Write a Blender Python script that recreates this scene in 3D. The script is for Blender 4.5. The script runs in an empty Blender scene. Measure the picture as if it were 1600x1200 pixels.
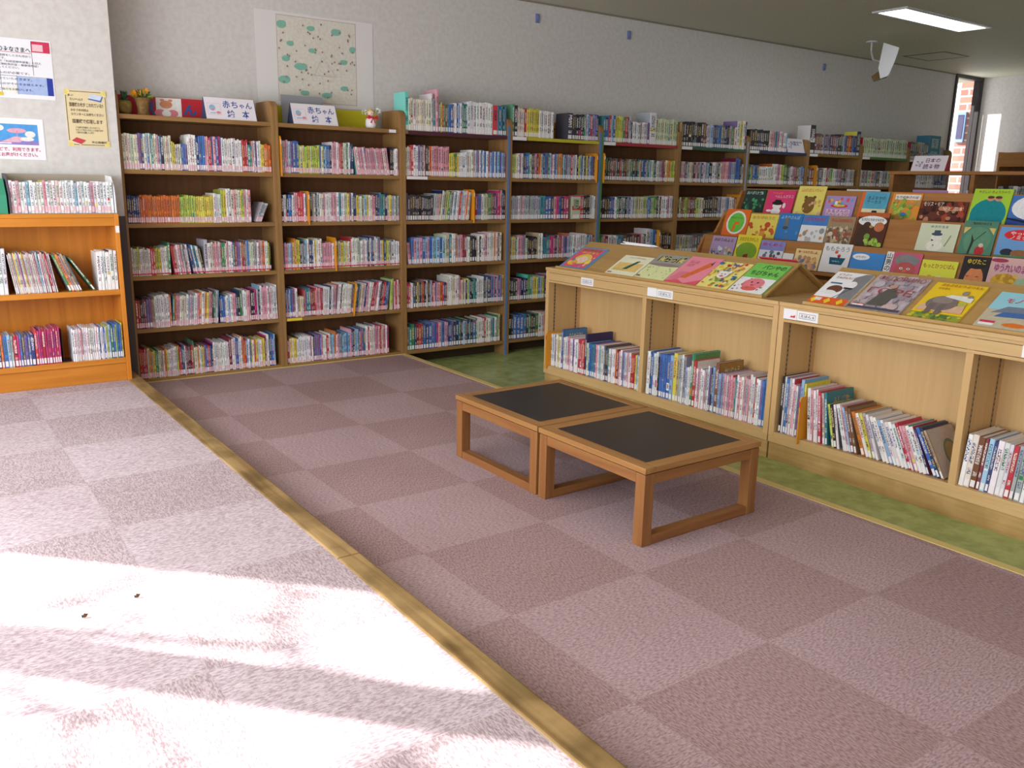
import bpy, math, random
from mathutils import Vector, Matrix
random.seed(7)
S = bpy.context.scene
COL = S.collection
PI = math.pi
ZF, ZL, ZC = -.09, .096, 2.533          # green vinyl floor, left carpet platform, ceiling (right carpet is 0)

# ------------------------------------------------------------------ helpers
def lin(c):
    return tuple((x / 255 / 12.92) if x / 255 <= .04045 else ((x / 255 + .055) / 1.055) ** 2.4 for x in c[:3]) + (1,)

class MB:
    """collects faces with a colour (and text colour / uv) per face"""
    def __init__(s): s.v, s.f, s.c, s.t, s.u = [], [], [], [], []
    def face(s, pts, c=None, t=None, uv=None):
        b = len(s.v); s.v += [tuple(p) for p in pts]; s.f.append(tuple(range(b, b + len(pts))))
        s.c.append(c or (1, 1, 1, 1)); s.t.append(t or c or (1, 1, 1, 1)); s.u.append(uv or [(0, 0)] * len(pts))
    def poly(s, V, F, c=None):
        b = len(s.v); s.v += [tuple(p) for p in V]
        for f in F:
            s.f.append(tuple(b + i for i in f)); s.c.append(c or (1, 1, 1, 1)); s.t.append(c or (1, 1, 1, 1)); s.u.append([(0, 0)] * len(f))
    def box(s, x0, x1, y0, y1, z0, z1, c=None, M=None):
        V = [(x, y, z) for x in (x0, x1) for y in (y0, y1) for z in (z0, z1)]
        if M: V = [tuple(M @ Vector(p)) for p in V]
        s.poly(V, [(0, 1, 3, 2), (4, 6, 7, 5), (0, 4, 5, 1), (2, 3, 7, 6), (0, 2, 6, 4), (1, 5, 7, 3)], c)
    def prism(s, poly, axis, a0, a1, c=None):
        """polygon of 2d points extruded along axis ('x','y','z') from a0 to a1"""
        n = len(poly)
        def P(p, a): return {'x': (a, p[0], p[1]), 'y': (p[0], a, p[1]), 'z': (p[0], p[1], a)}[axis]
        V = [P(p, a0) for p in poly] + [P(p, a1) for p in poly]
        F = [tuple(range(n))[::-1], tuple(range(n, 2 * n))] + [(i, (i + 1) % n, n + (i + 1) % n, n + i) for i in range(n)]
        s.poly(V, F, c)
    def lathe(s, prof, cx, cy, cz, n=20, c=None, jit=0):
        V, F = [], []
        for r, z in prof:
            for k in range(n):
                a = 2 * PI * k / n; V.append((cx + r * math.cos(a), cy + r * math.sin(a), cz + z))
        for i in range(len(prof) - 1):
            for k in range(n):
                F.append((i * n + k, i * n + (k + 1) % n, (i + 1) * n + (k + 1) % n, (i + 1) * n + k))
        F.append(tuple(range(n))[::-1]); F.append(tuple((len(prof) - 1) * n + k for k in range(n)))
        s.poly(V, F, c)
    def ball(s, cx, cy, cz, rx, ry=None, rz=None, n=14, c=None):
        ry = ry or rx; rz = rz or rx; m = n // 2
        V, F = [(cx, cy, cz - rz)], []
        for i in range(1, m):
            a = -PI / 2 + PI * i / m
            for k in range(n):
                b = 2 * PI * k / n; V.append((cx + rx * math.cos(a) * math.cos(b), cy + ry * math.cos(a) * math.sin(b), cz + rz * math.sin(a)))
        V.append((cx, cy, cz + rz)); top = len(V) - 1
        for k in range(n):
            F.append((0, 1 + (k + 1) % n, 1 + k)); F.append((top, 1 + (m - 2) * n + k, 1 + (m - 2) * n + (k + 1) % n))
            for i in range(m - 2):
                F.append((1 + i * n + k, 1 + i * n + (k + 1) % n, 1 + (i + 1) * n + (k + 1) % n, 1 + (i + 1) * n + k))
        s.poly(V, F, c)
    def tube(s, pts, r, n=8, c=None):
        pts = [Vector(p) for p in pts]; V, F = [], []
        for i, p in enumerate(pts):
            d = (pts[min(i + 1, len(pts) - 1)] - pts[max(i - 1, 0)]).normalized()
            a = d.cross(Vector((.3, .2, 1)) if abs(d.z) < .9 else Vector((1, .1, 0))).normalized(); b = d.cross(a)
            rr = r[i] if isinstance(r, (list, tuple)) else r
            for k in range(n):
                t = 2 * PI * k / n; V.append(tuple(p + a * rr * math.cos(t) + b * rr * math.sin(t)))
        for i in range(len(pts) - 1):
            for k in range(n): F.append((i * n + k, i * n + (k + 1) % n, (i + 1) * n + (k + 1) % n, (i + 1) * n + k))
        F += [tuple(range(n)), tuple((len(pts) - 1) * n + k for k in range(n))]
        s.poly(V, F, c)
    def build(s, name, mat, parent=None, bevel=0, smooth=False, colour=False):
        me = bpy.data.meshes.new(name); me.from_pydata(s.v, [], s.f)
        if colour:
            ca = me.color_attributes.new('Col', 'FLOAT_COLOR', 'CORNER'); ta = me.color_attributes.new('Txt', 'FLOAT_COLOR', 'CORNER')
            uv = me.uv_layers.new(name='UVMap'); C, T, U = [], [], []
            for f, c, t, u in zip(s.f, s.c, s.t, s.u):
                C += list(c) * len(f); T += list(t) * len(f)
                for q in u: U += q
            ca.data.foreach_set('color', C); ta.data.foreach_set('color', T); uv.data.foreach_set('uv', U)
        me.materials.append(mat)
        if smooth:
            me.polygons.foreach_set('use_smooth', [True] * len(me.polygons))
        me.update()
        o = bpy.data.objects.new(name, me); COL.objects.link(o)
        if parent: o.parent = parent
        if bevel:
            b = o.modifiers.new('soft_edge', 'BEVEL'); b.width = bevel; b.segments = 2; b.limit_method = 'ANGLE'
        return o

def boxo(name, mat, x0, x1, y0, y1, z0, z1, parent=None, bevel=0):
    m = MB(); m.box(x0, x1, y0, y1, z0, z1); return m.build(name, mat, parent, bevel)
def thing(name, label, cat, loc=(0, 0, 0), group=None):
    o = bpy.data.objects.new(name, None); COL.objects.link(o); o.location = loc
    o.empty_display_size = .1
    return tag(o, label, cat, group)
def tag(o, label, cat, group=None):
    o['label'] = label; o['category'] = cat
    if group: o['group'] = group
    return o
def struct(o, label=None):
    o['kind'] = 'structure'
    if label: o['label'] = label
    return o
def put(parent, *objs):
    """parent world-built parts under an Empty that has a location"""
    for o in objs: o.parent = parent; o.matrix_parent_inverse = Matrix.Translation(-Vector(parent.location))

# ------------------------------------------------------------------ materials
def mat(name, col, rough=.6, spec=.4, **k):
    m = bpy.data.materials.new(name); m.use_nodes = True; p = m.node_tree.nodes['Principled BSDF']
    p.inputs['Base Color'].default_value = lin(col); p.inputs['Roughness'].default_value = rough
    p.inputs['Specular IOR Level'].default_value = spec
    for a, b in k.items(): p.inputs[a.replace('_', ' ')].default_value = b
    return m
def nodes(m): return m.node_tree.nodes, m.node_tree.links, m.node_tree.nodes['Principled BSDF']
def ramp(N, stops):
    r = N.new('ShaderNodeValToRGB'); e = r.color_ramp.elements
    e[0].position, e[0].color = stops[0]; e[1].position, e[1].color = stops[-1]
    for p, c in stops[1:-1]: q = e.new(p); q.color = c
    return r
def math_(N, L, op, a, b=None):
    n = N.new('ShaderNodeMath'); n.operation = op
    for i, x in enumerate((a, b)):
        if x is None: continue
        if isinstance(x, (int, float)): n.inputs[i].default_value = x
        else: L.new(x, n.inputs[i])
    return n.outputs[0]
def mixc(N, L, fac, a, b):
    n = N.new('ShaderNodeMix'); n.data_type = 'RGBA'
    for i, x in ((0, fac), (6, a), (7, b)):
        if isinstance(x, (int, float)): n.inputs[i].default_value = x
        elif isinstance(x, tuple): n.inputs[i].default_value = x
        else: L.new(x, n.inputs[i])
    return n.outputs[2]
def wood(name, a, b, grain='z', scale=1, rough=.45, spec=.35, stain=0):
    m = mat(name, a, rough, spec); N, L, P = nodes(m)
    tc = N.new('ShaderNodeTexCoord'); mp = N.new('ShaderNodeMapping'); L.new(tc.outputs['Object'], mp.inputs[0])
    s = {'x': (1.5, 30, 30), 'y': (30, 1.5, 30), 'z': (30, 30, 1.5)}[grain]; mp.inputs['Scale'].default_value = tuple(q * scale for q in s)
    n1 = N.new('ShaderNodeTexNoise'); n1.inputs['Scale'].default_value = 1; n1.inputs['Detail'].default_value = 5; n1.inputs['Distortion'].default_value = .6
    L.new(mp.outputs[0], n1.inputs['Vector'])
    r = ramp(N, [(.3, lin(b)), (.68, lin(a))]); L.new(n1.outputs['Fac'], r.inputs[0])
    out = r.outputs[0]
    if stain:
        n2 = N.new('ShaderNodeTexNoise'); n2.inputs['Scale'].default_value = 6; n2.inputs['Detail'].default_value = 6; L.new(tc.outputs['Object'], n2.inputs['Vector'])
        r2 = ramp(N, [(.4, (stain, stain, stain * .9, 1)), (.6, (1, 1, 1, 1))]); L.new(n2.outputs['Fac'], r2.inputs[0])
        mm = N.new('ShaderNodeMix'); mm.data_type = 'RGBA'; mm.blend_type = 'MULTIPLY'; mm.inputs[0].default_value = 1
        L.new(out, mm.inputs[6]); L.new(r2.outputs[0], mm.inputs[7]); out = mm.outputs[2]
    L.new(out, P.inputs['Base Color'])
    bm = N.new('ShaderNodeBump'); bm.inputs['Strength'].default_value = .08; bm.inputs['Distance'].default_value = .002
    L.new(n1.outputs['Fac'], bm.inputs['Height']); L.new(bm.outputs[0], P.inputs['Normal'])
    return m
def speckle(name, a, b, scale, rough=.8, bump=.2, dist=.002, detail=4, lo=.35, hi=.65):
    m = mat(name, a, rough, .25); N, L, P = nodes(m)
    tc = N.new('ShaderNodeTexCoord'); n1 = N.new('ShaderNodeTexNoise'); n1.inputs['Scale'].default_value = scale; n1.inputs['Detail'].default_value = detail
    L.new(tc.outputs['Object'], n1.inputs['Vector'])
    r = ramp(N, [(lo, lin(b)), (hi, lin(a))]); L.new(n1.outputs['Fac'], r.inputs[0]); L.new(r.outputs[0], P.inputs['Base Color'])
    bm = N.new('ShaderNodeBump'); bm.inputs['Strength'].default_value = bump; bm.inputs['Distance'].default_value = dist
    L.new(n1.outputs['Fac'], bm.inputs['Height']); L.new(bm.outputs[0], P.inputs['Normal'])
    return m
def carpet(name, light, dark, ox, oy):
    """50 cm loop-pile tiles laid chequerwise; ox, oy a corner of a dark tile"""
    m = mat(name, light, .95, .1); N, L, P = nodes(m)
    tc = N.new('ShaderNodeTexCoord'); mp = N.new('ShaderNodeMapping'); L.new(tc.outputs['Object'], mp.inputs[0])
    mp.inputs['Location'].default_value = (-ox, -oy, .25)
    ch = N.new('ShaderNodeTexChecker'); ch.inputs['Scale'].default_value = 2; L.new(mp.outputs[0], ch.inputs['Vector'])
    ch.inputs['Color1'].default_value = (0, 0, 0, 1); ch.inputs['Color2'].default_value = (1, 1, 1, 1)
    big = N.new('ShaderNodeTexNoise'); big.inputs['Scale'].default_value = 1.6; big.inputs['Detail'].default_value = 3; L.new(tc.outputs['Object'], big.inputs['Vector'])
    # pile brushed one way in the light tiles and the other way in the dark ones
    f1 = N.new('ShaderNodeTexNoise'); f1.inputs['Scale'].default_value = 1; f1.inputs['Detail'].default_value = 3
    m1 = N.new('ShaderNodeMapping'); m1.inputs['Scale'].default_value = (210, 80, 150); L.new(tc.outputs['Object'], m1.inputs[0]); L.new(m1.outputs[0], f1.inputs['Vector'])
    f2 = N.new('ShaderNodeTexNoise'); f2.inputs['Scale'].default_value = 1; f2.inputs['Detail'].default_value = 3
    m2 = N.new('ShaderNodeMapping'); m2.inputs['Scale'].default_value = (80, 210, 150); L.new(tc.outputs['Object'], m2.inputs[0]); L.new(m2.outputs[0], f2.inputs['Vector'])
    fib = mixc(N, L, ch.outputs['Fac'], f2.outputs['Fac'], f1.outputs['Fac'])
    base = mixc(N, L, ch.outputs['Fac'], lin(light), lin(dark))
    r = ramp(N, [(.36, (.72, .66, .66, 1)), (.52, (1, 1, 1, 1)), (.66, (1.18, 1.2, 1.22, 1))]); L.new(fib, r.inputs[0])
    mu = N.new('ShaderNodeMix'); mu.data_type = 'RGBA'; mu.blend_type = 'MULTIPLY'; mu.inputs[0].default_value = 1
    L.new(base, mu.inputs[6]); L.new(r.outputs[0], mu.inputs[7])
    rb = ramp(N, [(.3, (.92, .9, .89, 1)), (.7, (1.05, 1.06, 1.06, 1))]); L.new(big.outputs['Fac'], rb.inputs[0])
    mv = N.new('ShaderNodeMix'); mv.data_type = 'RGBA'; mv.blend_type = 'MULTIPLY'; mv.inputs[0].default_value = 1
    L.new(mu.outputs[2], mv.inputs[6]); L.new(rb.outputs[0], mv.inputs[7]); L.new(mv.outputs[2], P.inputs['Base Color'])
    bm = N.new('ShaderNodeBump'); bm.inputs['Strength'].default_value = .5; bm.inputs['Distance'].default_value = .004
    L.new(fib, bm.inputs['Height']); L.new(bm.outputs[0], P.inputs['Normal'])
    return m
def emit(name, col, st):
    m = mat(name, col); N, L, P = nodes(m); P.inputs['Emission Color'].default_value = lin(col); P.inputs['Emission Strength'].default_value = st; return m
def vcol(name, rough=.45, spec=.4, text=False):
    m = mat(name, (255, 255, 255), rough, spec); N, L, P = nodes(m)
    a = N.new('ShaderNodeVertexColor'); a.layer_name = 'Col'; out = a.outputs[0]
    if text:
        t = N.new('ShaderNodeVertexColor'); t.layer_name = 'Txt'; u = N.new('ShaderNodeUVMap')
        n = N.new('ShaderNodeTexNoise'); n.inputs['Scale'].default_value = 1; n.inputs['Detail'].default_value = 2; L.new(u.outputs[0], n.inputs['Vector'])
        r = ramp(N, [(.46, (0, 0, 0, 1)), (.54, (1, 1, 1, 1))]); L.new(n.outputs['Fac'], r.inputs[0])
        out = mixc(N, L, r.outputs[0], a.outputs[0], t.outputs[0])
    else:
        tc = N.new('ShaderNodeTexCoord'); n = N.new('ShaderNodeTexNoise'); n.inputs['Scale'].default_value = 55; n.inputs['Detail'].default_value = 5; L.new(tc.outputs['Object'], n.inputs['Vector'])
        r = ramp(N, [(.34, (.74, .74, .76, 1)), (.62, (1.06, 1.05, 1.03, 1))]); L.new(n.outputs['Fac'], r.inputs[0])
        mm = N.new('ShaderNodeMix'); mm.data_type = 'RGBA'; mm.blend_type = 'MULTIPLY'; mm.inputs[0].default_value = .38 if name == 'printed_art' else .2; L.new(out, mm.inputs[6]); L.new(r.outputs[0], mm.inputs[7]); out = mm.outputs[2]
    L.new(out, P.inputs['Base Color']); return m

M = dict(
    wall=speckle('wallpaper_offwhite', (217, 213, 210), (208, 203, 199), 34, .9, .3, .002, 8),
    ceil=speckle('ceiling_plaster', (214, 210, 194), (204, 200, 182), 60, .7, .2, .002),
    vinyl=speckle('vinyl_olive', (172, 186, 120), (148, 162, 98), 16, .22, .03, .001, 8),
    carL=carpet('carpet_left', (196, 180, 186), (185, 167, 171), .633, -.938),
    carR=carpet('carpet_right', (176, 152, 155), (165, 139, 140), 1.9685, -.4711),
    nose=wood('nosing_wood', (186, 154, 104), (140, 108, 66), 'y', 1, .5, .3, .55),
    case=wood('bookcase_wood', (160, 122, 76), (142, 106, 64), 'z', 1, .5, .3),
    caseh=wood('bookcase_shelf_wood', (160, 122, 74), (140, 104, 62), 'x', 1, .5, .3),
    caseb=wood('bookcase_back_wood', (122, 84, 56), (108, 74, 48), 'z', 1, .7, .15),
    orange=wood('orange_wood', (214, 138, 48), (194, 120, 38), 'x', 1, .35, .4),
    orangev=wood('orange_wood_upright', (220, 140, 48), (200, 120, 38), 'z', 1, .35, .4),
    cab=wood('cabinet_oak', (210, 175, 122), (198, 162, 108), 'y', 1, .4, .35),
    cabv=wood('cabinet_oak_upright', (212, 175, 122), (204, 165, 112), 'z', 1, .4, .35),
    cabp=wood('cabinet_plinth_oak', (204, 168, 112), (174, 138, 84), 'y', 1, .4, .3, .78),
    slope=wood('slanted_board_oak', (186, 150, 92), (174, 137, 80), 'y', .7, .45, .35),
    rack=wood('rack_wood', (178, 124, 70), (158, 106, 56), 'y', 1, .5, .3),
    teak=wood('stool_wood', (158, 108, 62), (132, 84, 46), 'y', 1, .4, .35),
    teakx=wood('stool_wood_across', (154, 104, 58), (128, 80, 44), 'x', 1, .4, .35),
    teakt=wood('stool_frame_wood', (172, 126, 74), (146, 100, 54), 'y', 1, .4, .35),
    teaktx=wood('stool_frame_wood_across', (174, 128, 76), (148, 102, 56), 'x', 1, .4, .35),
    teakv=wood('stool_wood_upright', (156, 106, 60), (130, 82, 44), 'z', 1, .4, .35),
    black=speckle('black_vinyl_top', (52, 47, 46), (44, 40, 40), 300, .32, .1, .0006),
    book=vcol('book_cover', .42, .4, True), art=vcol('printed_art', .4, .35), plain=vcol('coloured_paint', .5, .3),
    pages=mat('page_edges', (226, 218, 204), .9, .1), sticker=vcol('spine_sticker', .5, .3),
    white=mat('white_card', (240, 238, 240), .6, .2), dark=mat('dark_metal', (40, 40, 46), .4, .5),
    darkgrey=mat('dark_grey_edge', (84, 76, 78), .5, .3), frame=mat('window_bronze', (52, 46, 48), .4, .5),
    trimy=mat('pale_edging', (206, 184, 116), .5, .3), divider=mat('orange_plastic', (226, 150, 36), .4, .4),
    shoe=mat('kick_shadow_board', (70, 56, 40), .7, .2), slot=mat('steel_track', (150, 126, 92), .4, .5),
    tube=emit('fluorescent_diffuser', (250, 252, 255), 6), grey=mat('grey_card', (150, 150, 156), .6, .2),
    metal=mat('bright_metal', (210, 210, 212), .35, .5), maroon=mat('maroon_tape', (80, 40, 56), .5, .3),
    glass=mat('window_glass', (255, 255, 255), .05, .5),
)

_N, _L, _P = nodes(M['glass']); _t = _N.new('ShaderNodeBsdfTransparent'); _g = _N.new('ShaderNodeBsdfGlossy'); _g.inputs['Roughness'].default_value = .03; _x = _N.new('ShaderNodeMixShader'); _x.inputs[0].default_value = .05
_L.new(_t.outputs[0], _x.inputs[1]); _L.new(_g.outputs[0], _x.inputs[2]); _L.new(_x.outputs[0], _N['Material Output'].inputs[0])
# ------------------------------------------------------------------ text
_tx = {}
_tc = bpy.data.curves.new('lettering_source', 'FONT'); _to = bpy.data.objects.new('lettering_source', _tc)
def text2d(body, bold=.0):
    """(points, faces, width, height) of one or more lines, baseline at 0, unit size"""
    k = (body, bold)
    if k not in _tx:
        _tc.body = body; _tc.offset = bold; _tc.align_x = 'LEFT'; _tc.space_line = 1.0
        if _to.name not in COL.objects: COL.objects.link(_to)
        dg = bpy.context.evaluated_depsgraph_get(); dg.update()
        ev = _to.evaluated_get(dg); me = ev.to_mesh()
        V = [(v.co.x, v.co.y) for v in me.vertices]; F = [tuple(p.vertices) for p in me.polygons]; ev.to_mesh_clear()
        COL.objects.unlink(_to)
        _tx[k] = (V, F)
    V, F = _tx[k]
    if not V: return V, F, 0, 0, 0, 0
    xs = [p[0] for p in V]; ys = [p[1] for p in V]
    return V, F, min(xs), max(xs), min(ys), max(ys)

class Sheet:
    """flat art on a rectangle w x h in its own plane; fn(u, v, n) gives the world point (u right, v up in metres, n out of the sheet)"""
    def __init__(s, w, h, fn): s.w, s.h, s.fn, s.m, s.n = w, h, fn, MB(), 0
    def _n(s): s.n += 1; return .0006 + .00012 * s.n
    def _p(s, pts, c):
        n = s._n(); s.m.face([s.fn(min(max(u, 0), 1) * s.w, min(max(v, 0), 1) * s.h, n) for u, v in pts], lin(c))
    def rect(s, u0, v0, u1, v1, c): s._p([(u0, v0), (u1, v0), (u1, v1), (u0, v1)], c)
    def poly(s, pts, c): s._p(pts, c)
    def ell(s, u, v, ru, rv, c, k=20, a0=0, a1=2 * PI): s._p([(u + ru * math.cos(a0 + (a1 - a0) * i / k), v + rv * math.sin(a0 + (a1 - a0) * i / k)) for i in range(k if a1 - a0 > 6.2 else k + 1)], c)
    def line(s, u0, v0, u1, v1, t, c):
        dx, dy = (u1 - u0) * s.w, (v1 - v0) * s.h; L = math.hypot(dx, dy) or 1; px, py = -dy / L * t / 2 / s.w, dx / L * t / 2 / s.h
        s._p([(u0 + px, v0 + py), (u0 - px, v0 - py), (u1 - px, v1 - py), (u1 + px, v1 + py)], c)
    def box(s, u0, v0, u1, v1, t, c):
        for a in ((u0, v0, u1, v0), (u1, v0, u1, v1), (u1, v1, u0, v1), (u0, v1, u0, v0)): s.line(*a, t, c)
    def blobs(s, n, cols, u0, v0, u1, v1, r0, r1, seed):
        R = random.Random(seed)
        for i in range(n):
            r = R.uniform(r0, r1); s.ell(R.uniform(u0, u1), R.uniform(v0, v1), r * R.uniform(.7, 1.3), r * s.w / s.h * R.uniform(.7, 1.3), R.choice(cols), 9)
    def txt(s, body, u0, v0, u1, v1, c, bold=.012, fit=True):
        """lettering stretched into the box u0..u1, v0..v1"""
        V, F, a, b, d, e = text2d(body, bold if bold > .034 else min(bold, .014))
        if not V: return
        n = s._n(); sx = (u1 - u0) * s.w / (b - a); sy = (v1 - v0) * s.h / (e - d)
        if not fit: sx = sy = min(sx, sy)
        P = [s.fn(u0 * s.w + (x - a) * sx, v0 * s.h + (y - d) * sy, n) for x, y in V]
        s.m.poly(P, F, lin(c))
    def build(s, name, parent=None):
        o = s.m.build(name, M['art'], None, colour=True)
        if parent: put(parent, o)
        return o

# ------------------------------------------------------------------ camera
cam = bpy.data.cameras.new('camera'); co = bpy.data.objects.new('camera', cam); COL.objects.link(co); S.camera = co
yaw, pit, rol = -.6258, -.2321, .0201
fw = Vector((-math.sin(yaw) * math.cos(pit), math.cos(yaw) * math.cos(pit), math.sin(pit)))
ri = Vector((math.cos(yaw), math.sin(yaw), 0)); up = ri.cross(fw)
r2 = ri * math.cos(rol) + up * math.sin(rol); u2 = up * math.cos(rol) - ri * math.sin(rol)
CAM = Vector((.1606, -5.2592, 1.2021))
co.matrix_world = Matrix((r2, u2, -fw)).transposed().to_4x4(); co.location = CAM
cam.sensor_width = 36; cam.lens = 1333.95 / 1600 * 36; cam.clip_start = .02; cam.clip_end = 200

# ------------------------------------------------------------------ room shell
XR, YB, YN = 11.1, .295, -9.5
WX = -1.0                                  # left wall with the tall windows
struct(boxo('floor', M['vinyl'], WX, XR + .2, YN, .6, ZF - .1, ZF), 'glossy olive green vinyl floor')
struct(boxo('floor_carpet_low', M['carR'], 1.165, 2.996, YN, 0, ZF, 0), 'low platform of pink chequered carpet tiles')
struct(boxo('floor_carpet_high', M['carL'], WX, 1.129, YN, -.04, ZF, ZL), 'raised platform of pale pink carpet tiles')
struct(boxo('trim_1', M['trimy'], 2.996, 3.034, YN, 0, ZF, .003))
struct(boxo('trim_2', M['trimy'], 1.204, 3.02, -.006, .0, 0, .006))
struct(boxo('trim_3', M['nose'], 1.128, 1.203, -3.046, -.05, ZF, ZL + .004, bevel=.006))
struct(boxo('trim_4', M['nose'], 1.128, 1.203, YN, -3.049, ZF, ZL + .004, bevel=.006))
struct(boxo('ceiling', M['ceil'], WX - .3, XR + .3, YN, YB + .08, ZC, ZC + .12))
struct(boxo('sun_mask_slab', M['ceil'], 10.63, XR + .3, YB + .081, YB + 1.6, ZC + .001, ZC + .12))  # unseen slab, added to give the right wall's sun patch a flat top
m = MB(); m.box(1.2, 10.47, YB, YB + .385, ZF, ZC); m.box(10.47, XR, YB, YB + .08, ZF, .45); m.box(8, 10.47, YB + .09, YB + .385, ZC, ZC + 1.5); m.box(WX - .2, 1.2, YB, YB + .25, ZF, ZC)  # block above ceiling level is unseen, added to trim the sun patch
struct(m.build('wall_back', M['wall']))
m = MB(); m.box(WX, 1.235, -.04, YB, ZF, ZC); struct(m.build('wall_corner', M['wall']))
struct(boxo('wall_right', M['wall'], XR, XR + .25, YN, YB, ZF, ZC))
struct(boxo('trim_5', M['darkgrey'], 1.15, 1.236, -.048, -.0402, ZF, .975))
struct(boxo('trim_6', mat('cornice_line', (150, 138, 126)), 1.235, 10.47, YB - .006, YB - .0005, ZC - .012, ZC - .001))
# left wall: openings at y -1.60..-1.04 and -3.6..-1.83, more glazing behind the camera
HEAD, SILL = 2.2, .3
m = MB()
ops = [(-1.647, -.866), (-3.85, -1.667), (-5.9, -4.0), (-8.6, -6.3)]
ys = [YB] + [q for a, b in ops for q in (b, a)] + [YN]
for i in range(0, len(ys), 2): m.box(WX - .2, WX, ys[i + 1], ys[i], ZF, ZC)
for a, b in ops: m.box(WX - .2, WX, a, b, HEAD, ZC); m.box(WX - .2, WX, a, b, ZF, SILL)
struct(m.build('wall_left', M['wall']))
for i, (a, b) in enumerate(ops):
    m = MB()
    for q in ((a, a + .008), (b - .008, b)): m.box(WX - .14, WX - .08, q[0], q[1], SILL, HEAD)
    m.box(WX - .14, WX - .08, a, b, SILL, SILL + .05); m.box(WX - .14, WX - .08, a, b, HEAD - .02, HEAD)
    struct(m.build('window_%d' % (i + 2), M['frame']))
# corner window in the back wall
w = thing('window_1', 'tall dark framed corner window full of daylight', 'window', (10.78, YB, .45)); w['kind'] = 'structure'; del w['category']
m = MB(); m.box(10.4705, 10.505, YB - .02, YB + .05, .4505, ZC - .001); m.box(11.06, 11.098, YB - .02, YB + .05, .4505, ZC - .001); m.box(10.505, 11.06, YB - .02, YB + .05, ZC - .04, ZC - .001); m.box(10.505, 11.06, YB, YB + .05, .4505, .5)
m.box(10.985, 11.0, YB + .0, YB + .04, .5, ZC - .04)
f = m.build('window_frame', M['frame']); put(w, f)
g = boxo('window_pane', M['glass'], 10.506, 11.059, YB + .02, YB + .024, .501, ZC - .041); put(w, g)

# exterior seen through the corner window: a brick wing with a small window
bk = mat('red_brick', (170, 110, 95), .9, .1); N, L, P = nodes(bk)
tc = N.new('ShaderNodeTexCoord'); mp = N.new('ShaderNodeMapping'); mp.inputs['Rotation'].default_value = (0, PI / 2, PI / 2); L.new(tc.outputs['Object'], mp.inputs[0])
sx = N.new('ShaderNodeSeparateXYZ'); cx = N.new('ShaderNodeCombineXYZ'); L.new(tc.outputs['Object'], sx.inputs[0]); L.new(sx.outputs[1], cx.inputs[0]); L.new(sx.outputs[2], cx.inputs[1])
br = N.new('ShaderNodeTexBrick'); br.inputs['Scale'].default_value = 1; br.inputs['Brick Width'].default_value = .3; br.inputs['Row Height'].default_value = .11; br.inputs['Mortar Size'].default_value = .012
br.inputs['Color1'].default_value = lin((190, 128, 112)); br.inputs['Color2'].default_value = lin((170, 108, 96)); br.inputs['Mortar'].default_value = lin((225, 212, 200))
L.new(cx.outputs[0], br.inputs['Vector']); L.new(br.outputs['Color'], P.inputs['Base Color'])
bw = thing('brick_building', 'sunlit red brick pier of a building outside the corner window', 'building', (14.7, 1.5, -1))
m = MB(); m.box(14, 15.5, .9, 2.08, -1, 7); o = m.build('brick_wall', bk); put(bw, o)
o = boxo('building_window', mat('blue_window_frame', (120, 160, 210)), 13.95, 13.999, 1.93, 2.06, 1.95, 2.4); put(bw, o)
o2 = boxo('window_pane', mat('dark_window_pane', (60, 55, 90), .2), 13.94, 13.949, 1.95, 2.04, 2.0, 2.36); put(o, o2)
pb = thing('white_backdrop', 'added white backdrop for the bright sky outside the corner window', 'building', (24, 8, -1)); put(pb, boxo('backdrop_wall', mat('backdrop_white', (238, 238, 236), .9), 24, 30, 3.4, 20, -1, 12))  # added wall that catches the sun, in place of white sky
struct(boxo('ground', mat('pale_concrete', (205, 205, 200), .9), -30, 40, .56, 40, -1.2, -1.0))
struct(boxo('ground_side', mat('pale_paving', (200, 200, 195), .9), -30, WX - .25, -30, .55, -1.2, -1.0))
# ------------------------------------------------------------------ ceiling fittings
t = thing('ceiling_light', 'bright rectangular fluorescent light recessed in the ceiling', 'ceiling light', (7.12, -1.26, ZC))
m = MB()
for q in ((6.5, 6.53, -1.41, -1.12), (7.74, 7.77, -1.41, -1.12), (6.53, 7.74, -1.41, -1.38), (6.53, 7.74, -1.15, -1.12)): m.box(q[0], q[1], q[2], q[3], ZC - .012, ZC - .0005)
put(t, m.build('light_frame', M['metal']))
put(t, boxo('diffuser', M['tube'], 6.53, 7.74, -1.38, -1.15, ZC - .008, ZC - .0005))
t = thing('access_hatch', 'thin rectangular outline of a hatch in the grey ceiling', 'ceiling hatch', (9.0, -.27, ZC))
m = MB()
for q in ((8.77, 8.785, -.48, -.04), (9.235, 9.25, -.48, -.04), (8.785, 9.235, -.48, -.465), (8.785, 9.235, -.055, -.04)): m.box(q[0], q[1], q[2], q[3], ZC - .004, ZC - .0005)
put(t, m.build('hatch_frame', mat('hatch_line', (96, 92, 82))))
put(t, boxo('hatch_lid', M['ceil'], 8.785, 9.235, -.465, -.055, ZC - .002, ZC - .0005))
t = thing('ceiling_mirror', 'tilted white backed mirror hanging from a thin rod', 'mirror', (7.73, -.35, ZC))
m = MB(); m.lathe([(.05, -.012), (.05, -.001)], 7.73, -.35, ZC, 16); put(t, m.build('ceiling_plate', M['metal']))
m = MB(); m.tube([(7.73, -.35, 2.53), (7.73, -.352, 2.44), (7.67, -.42, 2.36), (7.535, -.605, 2.31)], .008, 8); put(t, m.build('support_rod', M['metal']))
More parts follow.
